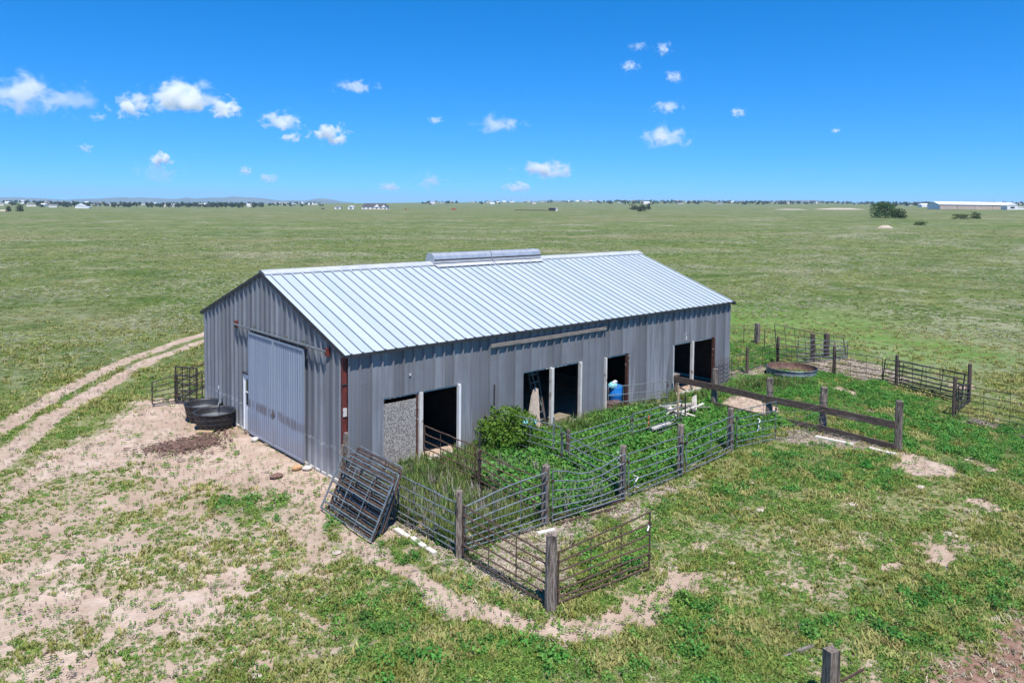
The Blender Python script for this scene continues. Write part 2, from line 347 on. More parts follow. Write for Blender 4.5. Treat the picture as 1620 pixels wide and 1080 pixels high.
DIRTS = [(gp(1455, 735), 1.2), (gp(1345, 622), 1.1), (gp(1368, 633), .8), (gp(1180, 640), 1.6), (gp(1150, 620), 1.2), (gp(1520, 612), .7), (gp(1550, 730), .5), (gp(1060, 925), .8), (gp(480, 760), 1.), (gp(1560, 745), .5), (gp(1370, 650), .4), (gp(640, 900), .5), (gp(1120, 860), .6), (gp(1480, 870), .5), (gp(1400, 890), .45), (gp(1330, 860), .3), (gp(1580, 800), .35), (gp(220, 790), 1.), (gp(80, 1060), .8), (gp(300, 1060), .5)]
MUD = G((1440, 1075), (1500, 1040), (1560, 1010), (1640, 985), (1660, 1120), (1420, 1120))
STRAWP = [G((735, 885), (745, 850), (870, 828), (1000, 790), (1080, 755), (1085, 770), (1000, 815), (890, 850), (870, 900), (885, 960), (860, 962)),
          [(-.2, -5.75), (2.4, -5.9), (5, -6.05), (5, -6.4), (2.6, -6.6), (1.3, -7.1), (.4, -8.2), (-.2, -8.2)],
          [(13, -5.9), (15.2, -5), (15.2, -8.6), (14, -8.4)], [(20.2, -8.6), (20.9, -9), (20.8, -13), (20.2, -13)], [(19.3, 1.6), (24.5, 0.9), (24.3, -.2), (22, .2), (19.3, .5)], [(24.2, 0), (29, -.8), (26, -5), (24.3, -5)]]
def masks(x, y):
    wx = x + (fbm(x * 1.1, y * 1.1, 21, 3) - .5) * 1.6; wy = y + (fbm(x * 1.1, y * 1.1, 31, 3) - .5) * 1.6
    n1 = fbm(x * .9, y * .9, 41, 4)
    dirt = np.zeros(x.shape)
    dirt = np.maximum(dirt, smooth(-.9, .6, poly_sd(YARD, wx, wy)))
    dirt = np.maximum(dirt, .60 * smooth(-1.2, 1.0, poly_sd(SPARSE, wx, wy)))
    rw = .24 + .10 * smooth(2, -6, x)
    rut = np.minimum(line_d(RUT1, wx * .25 + x * .75, wy * .25 + y * .75), line_d(RUT2, wx * .25 + x * .75, wy * .25 + y * .75))
    dirt = np.maximum(dirt, .95 * smooth(rw + .35, rw - .1, rut))
    dirt = np.maximum(dirt, .92 * smooth(.80, .15, line_d(PATH, wx * .5 + x * .5, wy * .5 + y * .5)))
    for (c, r) in DIRTS: dirt = np.maximum(dirt, .95 * smooth(r * 1.25, r * .5, np.hypot((wx - c[0]), (wy - c[1]))))
    near = smooth(34, 18, np.hypot(x - CAM[0], y - CAM[1]))
    dirt = np.maximum(dirt, near * (.33 + .30 * smooth(2.5, -6, (x - CAM[0]) * _lat[0] + (y - CAM[1]) * _lat[1]) + .22 * smooth(.42, .62, n1)))
    dirt = np.maximum(dirt, smooth(.2, -.3, np.maximum(np.maximum(-x - .4, x - 19.2), np.maximum(-y - .1, y - 10.6))))
    straw = np.zeros(x.shape)
    for p in STRAWP: straw = np.maximum(straw, smooth(-.4, .25, poly_sd(p, wx * .5 + x * .5, wy * .5 + y * .5)))
    straw = np.maximum(straw, .8 * smooth(.5, .1, np.abs(wx * .4 + x * .6 + .3)) * (y < -.2) * (y > -8.7))
    lush = np.zeros(x.shape)
    for p in LUSHP: lush = np.maximum(lush, smooth(-.5, .5, poly_sd(p, wx, wy)) * smooth(.34, .5, n1 + .1))
    lush = np.maximum(lush, smooth(-.4, .3, poly_sd(PENLUSH, wx * .5 + x * .5, wy * .5 + y * .5)))
    lush = np.maximum(lush, smooth(-.4, .3, poly_sd(CORNERLUSH, wx, wy)))
    belt = smooth(-6, 3, poly_sd(GREENBELT, wx, wy)) * (.55 + .45 * smooth(.4, .6, fbm(x * .25, y * .25, 87, 3)))
    mud = smooth(-.5, .3, poly_sd(MUD, wx, wy))
    dirt = np.where(lush > .5, np.minimum(dirt, .35 + .6 * smooth(.6, .98, dirt)), dirt)
    lush = lush * (1 - smooth(.7, .95, dirt)) * (1 - .7 * straw) * (1 - mud)
    return dirt, lush, straw, mud, belt

# ------------------------------------------------------------------ ground: one sheet to the horizon
def axis_pts(lo, hi, step, far):
    a = list(np.arange(lo, hi + 1e-6, step)); s = step; l, h = a[0], a[-1]; lowp, hip = [], []
    while h < far: s *= 1.13; h += s; l -= s; hip.append(h); lowp.append(l)
    return np.array(lowp[::-1] + a + hip)
def build_ground():
    xs = axis_pts(-14, 42, .2, 15500); ys = axis_pts(-17, 40, .2, 15500)
    X, Y = np.meshgrid(xs, ys, indexing='ij'); x, y = X.ravel(), Y.ravel()
    d, l, s, mu, b = masks(x, y)
    z = terr(x, y) - .05 * smooth(.6, 1, d) * smooth(40, 20, np.hypot(x, y))
    nx, ny = len(xs), len(ys)
    idx = np.arange(nx * ny).reshape(nx, ny)
    fc = np.stack([idx[:-1, :-1], idx[1:, :-1], idx[1:, 1:], idx[:-1, 1:]], -1).reshape(-1, 4)
    me = bpy.data.meshes.new('ground'); nv, nf = nx * ny, len(fc)
    me.vertices.add(nv); me.vertices.foreach_set('co', np.stack([x, y, z], 1).ravel())
    me.loops.add(nf * 4); me.loops.foreach_set('vertex_index', fc.ravel())
    me.polygons.add(nf); me.polygons.foreach_set('loop_start', np.arange(nf) * 4); me.polygons.foreach_set('use_smooth', np.ones(nf, bool))
    me.update(calc_edges=True)
    at = me.attributes.new('cover', 'FLOAT_COLOR', 'POINT'); at.data.foreach_set('color', np.stack([d, l, s, np.ones(nv)], 1).ravel())
    at = me.attributes.new('cover2', 'FLOAT_COLOR', 'POINT'); at.data.foreach_set('color', np.stack([mu, b, smooth(40, 22, np.hypot(x - CAM[0], y - CAM[1])), np.ones(nv)], 1).ravel())
    o = bpy.data.objects.new('ground', me); COL.objects.link(o); o['kind'] = 'structure'; o['label'] = 'dry prairie ground with bare tan soil around the barn'
    m, t, bs, out = newmat('prairie_ground')
    ge = nn(t, 'ShaderNodeNewGeometry'); P = ge.outputs['Position']
    a1 = nn(t, 'ShaderNodeAttribute', attribute_name='cover'); a2 = nn(t, 'ShaderNodeAttribute', attribute_name='cover2')
    s1 = nn(t, 'ShaderNodeSeparateColor'); t.links.new(a1.outputs['Color'], s1.inputs[0]); s2 = nn(t, 'ShaderNodeSeparateColor'); t.links.new(a2.outputs['Color'], s2.inputs[0])
    n_f = noise_n(t, P, 9, 4, .65); n_m = noise_n(t, P, 1.6, 4, .62); n_l = noise_n(t, P, .22, 4, .62, .3); n_b = noise_n(t, P, .035, 5, .6, .4); n_h = noise_n(t, P, .007, 4, .6, .3); n_x = noise_n(t, P, 34, 3, .7)
    g = mix_n(t, ramp_n(t, n_l, .3, .7), (.075, .115, .028), (.15, .18, .052))
    g = mix_n(t, math_n(t, 'MULTIPLY', ramp_n(t, n_b, .42, .62), .8), g, (.135, .155, .07))
    # pale dry grass patches, from a metre to hundreds of metres across
    dry = math_n(t, 'MULTIPLY', ramp_n(t, n_m, .50, .70), ramp_n(t, n_l, .42, .62))
    g = mix_n(t, math_n(t, 'MULTIPLY', dry, .7), g, (.30, .285, .19))
    g = mix_n(t, math_n(t, 'MULTIPLY', ramp_n(t, n_h, .48, .60), .55), g, (.19, .17, .085))
    g = mix_n(t, math_n(t, 'MULTIPLY', ramp_n(t, n_b, .54, .66), .6), g, (.30, .28, .20))
    g = mix_n(t, math_n(t, 'MULTIPLY', ramp_n(t, noise_n(t, P, .018, 5, .6, .5), .50, .60), .5), g, (.065, .115, .028))
    g = mix_n(t, math_n(t, 'MULTIPLY', ramp_n(t, noise_n(t, P, .09, 5, .68, .8), .54, .64), .6), g, (.27, .265, .185))
    g = mix_n(t, math_n(t, 'MULTIPLY', ramp_n(t, noise_n(t, P, .11, 5, .68, .6), .48, .36), .55), g, (.05, .085, .022))
    g = mix_n(t, math_n(t, 'MULTIPLY', ramp_n(t, n_f, .52, .72), .4), g, (.055, .085, .03))
    n_q = noise_n(t, P, .55, 5, .72)
    g = mix_n(t, math_n(t, 'MULTIPLY', ramp_n(t, n_q, .51, .64), .5), g, (.25, .25, .14))
    g = mix_n(t, math_n(t, 'MULTIPLY', ramp_n(t, n_q, .48, .38), .6), g, (.06, .095, .025))
    gb = mix_n(t, ramp_n(t, n_m, .35, .65), (.085, .19, .03), (.15, .27, .05))
    g = mix_n(t, math_n(t, 'MULTIPLY', s2.outputs[1], .55), g, gb)
    g = mix_n(t, math_n(t, 'MULTIPLY', s2.outputs[2], .55), g, mix_n(t, ramp_n(t, n_f, .35, .65), (.19, .20, .06), (.36, .32, .17)))
    d1 = mix_n(t, ramp_n(t, n_m, .35, .68), (.40, .30, .235), (.52, .415, .34))
    d1 = mix_n(t, math_n(t, 'MULTIPLY', ramp_n(t, n_f, .5, .7), .5), d1, (.36, .26, .19))
    d1 = mix_n(t, math_n(t, 'MULTIPLY', ramp_n(t, n_x, .6, .75), .5), d1, (.55, .46, .38))
    d1 = mix_n(t, math_n(t, 'MULTIPLY', ramp_n(t, n_l, .40, .62), .55), d1, (.33, .24, .175))
    d1 = mix_n(t, math_n(t, 'MULTIPLY', ramp_n(t, noise_n(t, P, 60, 2, .6), .60, .70), .6), d1, (.24, .165, .12))
    df = math_n(t, 'ADD', s1.outputs[0], math_n(t, 'MULTIPLY', math_n(t, 'SUBTRACT', math_n(t, 'MULTIPLY_ADD', n_m, .35, math_n(t, 'MULTIPLY_ADD', n_f, .4, math_n(t, 'MULTIPLY', n_x, .25))), .5), 2.0))
    col = mix_n(t, ramp_n(t, df, .2, .75), g, d1)
    st = mix_n(t, ramp_n(t, n_f, .38, .64), (.20, .155, .125), (.40, .34, .285))
    col = mix_n(t, ramp_n(t, math_n(t, 'ADD', s1.outputs[2], math_n(t, 'MULTIPLY', math_n(t, 'SUBTRACT', n_f, .5), .9)), .3, .65), col, st)
    lu = mix_n(t, ramp_n(t, n_f, .4, .6), (.05, .07, .025), (.10, .15, .04))
    col = mix_n(t, math_n(t, 'MULTIPLY', s1.outputs[1], .6), col, lu)
    mu_ = mix_n(t, ramp_n(t, n_f, .4, .65), (.20, .115, .085), (.30, .19, .145))
    col = mix_n(t, s2.outputs[0], col, mu_)
    t.links.new(col, bs.inputs['Base Color']); bs.inputs['Roughness'].default_value = .95; bs.inputs['Specular IOR Level'].default_value = .1
    hgt = math_n(t, 'MULTIPLY_ADD', n_f, .6, math_n(t, 'MULTIPLY_ADD', n_x, .25, math_n(t, 'MULTIPLY', n_m, .8)))
    t.links.new(bump_n(t, hgt, .75, .12), bs.inputs['Normal'])
    me.materials.append(m)
    return o
ground = build_ground()

# far blue mountains (two low ridges)
def ridge(name, D, hts, seed, px0, px1, label):
    n = 220; vs, fs = [], []
    for i in range(n):
        px = px0 + (px1 - px0) * i / (n - 1); e = smooth(0, .08, i / n) * smooth(1, .9, i / n)
        h = float((fbm(np.array([i / 26.]), np.array([seed * 3.1]), seed, 4)[0]) * hts * e * (.6 + .7 * vnoise(np.array([i / 60.]), np.array([.5]), seed)[0]))
        for k, (dd, hh) in enumerate(((0, -40), (0, h * .55 + 36), (700, h + 38), (1500, -40))):
            p = bearing(px, D + dd); vs.append((p[0], p[1], float(np.clip(0.0101 * ((p - CAM[:2]) @ _lat), -70, 70)) + hh))
        if i: fs += [((i - 1) * 4 + k, i * 4 + k, i * 4 + k + 1, (i - 1) * 4 + k + 1) for k in range(3)]
    o = MB().add(vs, fs).build(name, M['mount'], None, True); return tag(o, label, None, None, 'structure')
ridge('hills', 13000, 150, 4, -60, 560, 'faint blue mountain ridge on the left horizon')
ridge('hills', 12200, 45, 9, 820, 1330, 'low dark blue ridge on the right horizon')


# ------------------------------------------------------------------ barn
LX, WY, HE, HR = 19.0, 10.44, 3.64, 5.47
RIDGE_Y = WY / 2
barn = thing('metal_barn', 'grey galvanised metal barn with gable roof and open stalls', 'barn')
def ribs(a0, a1, off=OFF_R, pitch=PITCH_R, hr=.07, wb=.088, wt=.03, pad=.008, pw=.13):
    pts = [(a0, None), (a1, None)]; k0 = int(math.floor((a0 - off) / pitch)) - 1; k1 = int(math.ceil((a1 - off) / pitch)) + 1; brk = []
    for k in range(k0, k1 + 1):
        c = off + k * pitch; brk += [(c - wb / 2, 0), (c - wt / 2, hr), (c + wt / 2, hr), (c + wb / 2, 0)]
        if pad:
            q = c + pitch / 2; brk += [(q - pw / 2, 0), (q - pw / 2 + .02, pad), (q + pw / 2 - .02, pad), (q + pw / 2, 0)]
    def ev(a):
        for (p, d), (q, e) in zip(brk[:-1], brk[1:]):
            if p <= a <= q: return d + (e - d) * (a - p) / max(q - p, 1e-9)
        return 0
    return [(a0, ev(a0))] + [b for b in brk if a0 + 1e-4 < b[0] < a1 - 1e-4] + [(a1, ev(a1))]
def sheet(name, m, a0, a1, bot, top, mapf, nseg=1, dent=0., **kw):
    pr = ribs(a0, a1, **kw); vs, fs = [], []; rows = nseg + 1
    for (a, d) in pr:
        b, t = (bot(a) if callable(bot) else bot), (top(a) if callable(top) else top)
        for j in range(rows):
            s = b + (t - b) * j / nseg
            dd = d + (dent * (vnoise(np.array([a * 1.3]), np.array([s * 1.1 + 40]), 77)[0] - .5) if dent else 0)
            vs.append(mapf(a, dd, s))
    for i in range(len(pr) - 1):
        for j in range(nseg): fs.append((i * rows + j, (i + 1) * rows + j, (i + 1) * rows + j + 1, i * rows + j + 1))
    return MB().add(vs, fs).build(name, m, barn)
OPEN = [(1.24, 4.02, 2.17), (6.67, 9.52, 2.17), (10.80, 12.15, 2.15), (14.95, 17.86, 2.15)]
def sheets_long():
    edges = sorted(set([OFF_R - .03] + [OFF_R + PITCH_R * 3 * k + .05 for k in range(1, 18)] + [LX] + [v for o in OPEN for v in o[:2]]))
    e2 = [edges[0]]
    for e in edges[1:]:
        if e - e2[-1] < .2 and e not in [v for o in OPEN for v in o[:2]]: continue
        e2.append(e)
    for a0, a1 in zip(e2[:-1], e2[1:]):
        z0 = .03
        for o in OPEN:
            if a0 >= o[0] - 1e-3 and a1 <= o[1] + 1e-3: z0 = o[2]
        off = random.uniform(-.004, .004)
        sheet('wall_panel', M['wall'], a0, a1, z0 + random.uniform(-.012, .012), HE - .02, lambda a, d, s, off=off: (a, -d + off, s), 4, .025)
sheets_long()
def roof_z(y): return HE + (HR - HE) * (1 - abs(y - RIDGE_Y) / RIDGE_Y)
ge = sorted([.1] + [OFF_R + PITCH_R * 3 * k + .05 for k in range(1, 10)] + [WY])
for a0, a1 in zip(ge[:-1], ge[1:]):
    off = random.uniform(-.004, .004)
    # lower sheets and upper sheets lap at 3.4 m behind the doors; the doorway itself stays open behind the sliding doors
    if a0 >= 2.2 and a1 <= 6.3:
        sheet('wall_panel', M['gable'], a0, a1, 3.36, lambda a: roof_z(a) - .03, lambda a, d, s, off=off: (-d + off, a, s), 1)
    else:
        sheet('wall_panel', M['gable'], a0, a1, .03 + random.uniform(-.01, .02), lambda a: roof_z(a) - .03, lambda a, d, s, off=off: (-d + off, a, s), 6, .02)
# back wall and far gable
for k in range(6):
    sheet('wall_panel', M['wall'], LX * k / 6, LX * (k + 1) / 6, .03, HE - .02, lambda a, d, s: (a, WY + d, s))
for k in range(4):
    sheet('wall_panel', M['gable'], WY * k / 4, WY * (k + 1) / 4, .03, lambda a: roof_z(a) - .03, lambda a, d, s: (LX + d, a, s))
# dark sheet added inside the far gable hides its sunlit back; girts and columns inside
sl = math.hypot(RIDGE_Y + .18, (HR - HE) * (1 + .18 / RIDGE_Y)); ey0 = -.18; ez0 = HE + .025 - (HR - HE) / RIDGE_Y * .18
uy, uz = (RIDGE_Y - ey0) / sl, (HR + .02 - ez0) / sl
redges = [-.07] + [OFF_R + PITCH_R * 3 * k + .06 for k in range(1, 18)] + [LX + .08]
redges = [e for i, e in enumerate(redges) if i in (0, len(redges) - 1) or (LX + .08 - e) > .3]
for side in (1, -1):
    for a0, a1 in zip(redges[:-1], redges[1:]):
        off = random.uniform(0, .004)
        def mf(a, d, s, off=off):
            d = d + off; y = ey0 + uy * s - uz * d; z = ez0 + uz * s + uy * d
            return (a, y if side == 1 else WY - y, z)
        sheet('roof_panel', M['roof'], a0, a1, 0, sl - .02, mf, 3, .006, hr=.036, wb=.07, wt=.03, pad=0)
# rake trims, eave trims, ridge cap
for xg in (-.085, LX + .085):
    for side in (1, -1):
        yy = (lambda y: y) if side == 1 else (lambda y: WY - y)
        MB().bar((xg, yy(ey0), ez0 - .035), (xg, yy(RIDGE_Y), HR - .03), .02, .11).build('rake_trim', M['darktrim'], barn)
for side in (0, 1):
    y = ey0 + .01 if side == 0 else WY - ey0 - .01
    MB().bar((-.06, y, ez0 - .045), (LX + .1, y, ez0 - .045), .03, .07).build('eave_trim', M['darktrim'], barn)
MB().box((LX + .12, ey0 + .02, ez0 - .07), (.12, .14, .12)).build('gutter_end', M['darktrim'], barn)
for k in range(6):
    x0, x1 = -.08 + (LX + .17) * k / 6, -.08 + (LX + .17) * (k + 1) / 6 + (.03 if k < 5 else 0); lift = .002 * (k % 2)
    h0 = HR + .085 + lift; w_ = .30; zz = h0 - w_ * uz / uy
    MB().add([(x0, RIDGE_Y - w_, zz), (x1, RIDGE_Y - w_, zz), (x1, RIDGE_Y, h0), (x0, RIDGE_Y, h0), (x0, RIDGE_Y + w_, zz), (x1, RIDGE_Y + w_, zz), (x0, RIDGE_Y - w_, zz - .035), (x1, RIDGE_Y - w_, zz - .035)],
             [(0, 1, 2, 3), (3, 2, 5, 4), (6, 7, 1, 0)]).build('ridge_cap', M['cap'], barn)
MB().box((LX / 2, RIDGE_Y - .25, HR - .045), (LX, .02, .05)).build('closure_strip', M['darktrim'], barn)
# ridge ventilator: two half-round lengths
for x0, x1 in ((6.62, 9.48), (9.52, 12.22)):
    prof = [(-.30, 0), (-.30, .06), (-.27, .14), (-.25, .28), (-.13, .37), (.13, .37), (.25, .28), (.27, .14), (.30, .06), (.30, 0)]
    n = len(prof); vs = [(x, RIDGE_Y + a, HR + .02 + b) for x in (x0, x1) for a, b in prof]
    fs = [(i, n + i, n + i + 1, i + 1) for i in range(n - 1)] + [tuple(range(n - 1, -1, -1)), tuple(range(n, 2 * n))]
    v = MB().add(vs, fs).build('ridge_vent', M['vent'], barn)
    MB().box(((x0 + x1) / 2, RIDGE_Y - .285, HR + .115), (x1 - x0 - .02, .012, .10)).build('vent_shade', M['inside'], v)  # dark strip paints the shade on the vent's lower front
    MB().box(((x0 + x1) / 2, RIDGE_Y - .42, HR - .055), (x1 - x0, .26, .012), 0, Matrix.Rotation(math.atan2(uz, uy), 3, 'X')).build('vent_flashing', M['cap'], v)
# frames inside
for x in (0.3, 4.9, 9.7, 14.4, 18.7):
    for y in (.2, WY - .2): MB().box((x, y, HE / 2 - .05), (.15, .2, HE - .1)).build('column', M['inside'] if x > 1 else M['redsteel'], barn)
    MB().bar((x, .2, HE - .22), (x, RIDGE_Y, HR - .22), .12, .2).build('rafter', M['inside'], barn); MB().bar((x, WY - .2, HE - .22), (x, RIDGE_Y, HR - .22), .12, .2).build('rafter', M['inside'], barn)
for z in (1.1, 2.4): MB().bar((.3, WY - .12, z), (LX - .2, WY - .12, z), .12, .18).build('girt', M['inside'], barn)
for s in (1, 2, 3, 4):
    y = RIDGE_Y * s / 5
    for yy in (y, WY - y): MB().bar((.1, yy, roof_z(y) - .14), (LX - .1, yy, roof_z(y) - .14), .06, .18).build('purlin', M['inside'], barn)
# inner partition, and a dark sheet added to make the far stall dim
MB().box((LX - .12, 3.2, 1.7), (.05, 5.9, 3.3)).build('shade_lining', M['inside'], barn)
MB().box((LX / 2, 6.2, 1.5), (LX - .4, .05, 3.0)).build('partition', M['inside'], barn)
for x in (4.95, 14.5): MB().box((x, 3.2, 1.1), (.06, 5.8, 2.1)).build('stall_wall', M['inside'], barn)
# exposed red column in the open corner joint
c = MB().box((.035, .06, HE / 2 - .06), (.13, .11, HE - .16)).build('corner_column', M['redsteel'], barn)
MB().box((.03, -.012, 1.98), (.11, .03, .23)).build('bracket', M['whitepaint'], c)
for z in (2.75, 2.0, 1.3): MB().bar((-.07, -.01, z), (.16, -.01, z + .01), .02, .03).build('strap', M['darktrim'], c)
MB().box((-.015, .085, HE / 2 - .05), (.02, .05, HE - .14)).build('corner_trim', M['cleanwhite'] if False else M['cap'], barn)
# opening frames
def frame(x, z1, m, wd=.10, y=.03, z0=0): return MB().box((x, y, (z0 + z1) / 2), (wd, .12, z1 - z0)).build('door_post', m, barn)
for (a, b, z) in OPEN:
    MB().box(((a + b) / 2, .075, z - .005), (b - a, .10, .10)).build('header', M['whitepaint'], barn)
frame(2.58, 2.14, M['whitepaint'], .13); frame(3.99, 2.18, M['cleanwhite'], .08, -.035); frame(8.04, 2.14, M['whitepaint'], .12, -.03); frame(9.47, 2.16, M['whitepaint'], .09, -.03)
frame(10.83, 2.14, M['whitepaint'], .07, -.02); frame(12.10, 2.14, M['rustpaint'], .09, .0); frame(16.30, 2.14, M['whitepaint'], .10, .0); frame(17.81, 2.16, M['rustpaint'], .09, -.03); frame(1.28, 2.14, M['inside'], .06, .06); frame(6.71, 2.14, M['inside'], .06, .06); frame(15.0, 2.14, M['cap'], .06, .03)
MB().box((1.82, .0, 1.09), (1.16, .025, 1.80)).build('stall_board', M['osb'], barn)
MB().bar((2.47, .05, 0), (2.47, .05, 2.1), .06, .05, (0, 1, 0)).build('stall_stud', M['rustpaint'], barn)
# timber track board under the eave
bb = MB()
bb.bar((5.22, -.075, 3.24), (8.2, -.075, 3.235), .07, .13); bb.bar((8.2, -.08, 3.24), (10.76, -.08, 3.26), .075, .12)
bb.build('track_timber', M['greywood'], barn)
# concrete sill along the gable
MB().box((.02, WY / 2, -.02), (.14, WY - .1, .10)).build('foundation', M['concrete'], barn)
MB().box((LX / 2 , .12, -.02), (LX, .2, .14)).build('foundation', M['concrete'], barn)
# sliding doors
def leaf(y0, y1, x):
    pr = ribs(y0 + .05, y1 - .05, 0, .155, .016, .055, .03, 0); z0, z1 = .04, 3.44; vs = []
    for a, d in pr: vs += [(x - d, a, z0), (x - d, a, z1)]
    o = MB().add(vs, [(2 * i, 2 * i + 2, 2 * i + 3, 2 * i + 1) for i in range(len(pr) - 1)]).build('sliding_door', M['door'], barn)
    for yy in (y0 + .03, y1 - .03): MB().box((x - .005, yy, (z0 + z1) / 2), (.05, .06, z1 - z0)).build('door_stile', M['door'], o)
    for zz in (z0 + .03, z1 - .03): MB().box((x - .008, (y0 + y1) / 2, zz), (.052, y1 - y0 - .12, .06)).build('door_rail', M['door'], o)
    for yy in (y0 + .4, y1 - .4): MB().box((x + .0, yy, z1 + .07), (.02, .05, .16)).build('hanger', M['galvpipe'], o)
    return o
l1 = leaf(2.13, 4.17, -.115); l2 = leaf(4.19, 6.06, -.13)
MB().bar((-.142, 4.10, 1.05), (-.142, 4.30, 1.02), .03, .05).build('latch_bar', M['rustpipe'], l1)
ch = MB()
for k in range(7): ch.tube([(-.155, 4.19 + .02 * math.sin(k * 2.1), 1.22 - k * .045), (-.155, 4.19 + .02 * math.sin(k * 2.1 + 2), 1.18 - k * .045)], .011, 5)
ch.build('latch_chain', M['wire'], l1)
tk = MB().tube([(-.13, .80, 3.575), (-.13, 7.28, 3.545)], .035, 8).build('door_track', M['galvpipe'], barn)
for y in (.80, 7.28): MB().box((-.07, y, 3.55), (.10, .11, .22)).build('track_bracket', M['redsteel'], tk)
for y in (2.3, 3.4, 4.6, 5.7): MB().box((-.07, y, 3.62), (.10, .05, .12)).build('track_bracket', M['galvpipe'], tk)
MB().box((-.05, 4.1, 3.50), (.06, 4.0, .10)).build('track_header', M['darkwood'], tk)
# man door half hidden behind the left leaf
md = MB().box((-.045, 6.26, 1.0), (.05, .72, 1.9)).build('side_door', M['cleanwhite'], barn)
MB().box((-.073, 6.235, 1.35), (.02, .36, .86)).build('pane', M['glass'], md); MB().box((-.085, 6.235, 1.36), (.018, .40, .04)).build('muntin', M['cleanwhite'], md)
MB().box((-.06, 6.62, 1.0), (.06, .06, 1.94)).build('door_frame', M['cleanwhite'], md); MB().box((-.07, 6.35, 1.98), (.10, .68, .05)).build('drip_cap', M['darktrim'], md)
MB().box((-.045, 8.97, 1.02), (.02, .05, .11)).build('outlet_plate', M['cleanwhite'], barn)
# painted number on the wall
tcu = bpy.data.curves.new('painted_number', 'FONT'); tcu.body = '5'; tcu.size = .42; tcu.extrude = .001
to = bpy.data.objects.new('painted_number_text', tcu); COL.objects.link(to)
bpy.context.view_layer.update(); tme = bpy.data.meshes.new_from_object(to.evaluated_get(bpy.context.evaluated_depsgraph_get())); bpy.data.objects.remove(to)
to = bpy.data.objects.new('painted_number', tme); COL.objects.link(to); tme.materials.clear(); tme.materials.append(M['cleanwhite']); to.parent = barn
to.location = (15.66, -.047, 2.26); to.rotation_euler = (math.pi / 2, 0, 0)
# wall flange boxes
MB().box((2.18, -.02, 2.73), (.06, .03, .06)).build('patch', M['cap'], barn)

# ------------------------------------------------------------------ pens: gates, posts, rails
def gz(x, y): return float(terr(np.array([x]), np.array([y]))[0])
def wood_post(label, x, y, h, r=.085, lean=(0, 0), m='wood', name='fence_post', square=False, group=None):
    n = 4 if square else 9; vs, fs = [], []; rings = [(-.15, 1.05), (h * .35, 1.0), (h * .75, .97), (h, .93), (h + .0, .5)]
    ph = random.random() * 6
    for j, (z, s) in enumerate(rings):
        for k in range(n):
            t = 2 * math.pi * k / n + ph; q = r * s * (1.25 if square else 1) * (1 + .10 * math.sin(3 * t + ph) + .05 * random.uniform(-1, 1))
            zz = z + (.03 * random.uniform(-1, 1) if j == 3 else (.02 if j == 4 else 0))
            vs.append((q * math.cos(t) + lean[0] * z, q * math.sin(t) + lean[1] * z, zz))
    for j in range(4):
        for k in range(n): fs.append((j * n + k, j * n + (k + 1) % n, (j + 1) * n + (k + 1) % n, (j + 1) * n + k))
    fs.append(tuple(range(4 * n, 5 * n)))
    o = MB().add(vs, fs).build(name, M[m]); o.location = (x, y, gz(x, y)); return tag(o, label, 'post', group)
def gate(label, p0, p1, z0=.12, z1=1.3, n=6, m='galvpipe', nv=2, r=.0175, sag=None, lean=(0, 0), z1b=None, name='tube_gate', group=None, closer=True, cat='gate', jit=.012, diag=0, frame=True):
    """stock gate: two end uprights, n horizontal rails (closer together low down), nv thin braces; lean shifts the top sideways"""
    ax, ay = p0; bx, by = p1; g0, g1 = gz(ax, ay), gz(bx, by); z1b = z1 if z1b is None else z1b
    t = thing(name, label, cat, (ax, ay, g0), group); mm = M[m]
    def pt(u, zf):   # u along the gate, zf 0..1 of its height
        zz = z0 + (z1 + (z1b - z1) * u - z0) * zf; dz = (sag(u, zf) if sag else 0)
        return (bx - ax) * u + lean[0] * zf, (by - ay) * u + lean[1] * zf, zz + dz + (g1 - g0) * u
    fr = [(i / (n - 1)) ** (1.25 if closer else 1) for i in range(n)]
    for zf in fr:
        j = [random.uniform(-jit, jit) for _ in range(7)]; j[0] = j[-1] = 0
        pts = [(lambda p, q: (p[0], p[1], p[2] + q))(pt(i / 6, zf), j[i]) for i in range(7)]
        MB().tube(pts, r, 6).build('rail', mm, t)
    if frame:
        for u in (0, 1): 
            up_ = MB().tube([pt(u, -.02), pt(u, .5), pt(u, 1.0)], r * 1.15, 6).build('upright', mm, t)
            if name == 'tube_gate':
                for zf in (.22, .8): c_ = pt(u, zf); MB().box(c_, (.05, .05, .07)).build('hinge', M['rustpipe'], up_)
    for k in range(nv):
        u = (k + 1) / (nv + 1); MB().tube([pt(u, 0), pt(u, .5), pt(u, 1)], r * .62, 5).build('brace', mm, t)
    for k in range(diag):
        u = k / max(diag, 1); MB().tube([pt(u, 0), pt(min(1, u + 1 / diag), 1)], r * .7, 5).build('brace', mm, t)
    return t
def dip(c, wd, d): return lambda u, zf: -d * zf * math.exp(-((u - c) / wd) ** 2)
# posts of the near pens
wood_post('thick weathered wooden corner post nearest the camera', -.33, -8.51, 1.50, .115)
wood_post('pale square wooden post where silver and rusty gates meet', -.30, -5.60, 1.46, .075, square=True)
wood_post('short dark wooden post at the first silver gate joint', 2.30, -5.62, 1.44, .105, (.02, 0))
wood_post('dark round post with white rope at the sagging gate', 5.05, -5.74, 1.42, .10)
wood_post('round dark post behind the tan stake', 7.70, -5.66, 1.48, .10)
wood_post('last round post of the silver gate row', 10.80, -5.34, 1.36, .11)
wood_post('leaning grey wooden post at the barn corner', -.10, -.22, 1.48, .06, (.02, -.03), square=True)
wood_post('old leaning board post beside the barn corner', -.28, -.30, 1.15, .04, (.10, .05), square=True)
wood_post('thin dark post between the rusty pen gates', 2.62, -2.72, 1.06, .06, m='darkwood')
wood_post('short dark post inside the lush weedy pen', 6.12, -2.70, .95, .07, m='darkwood')
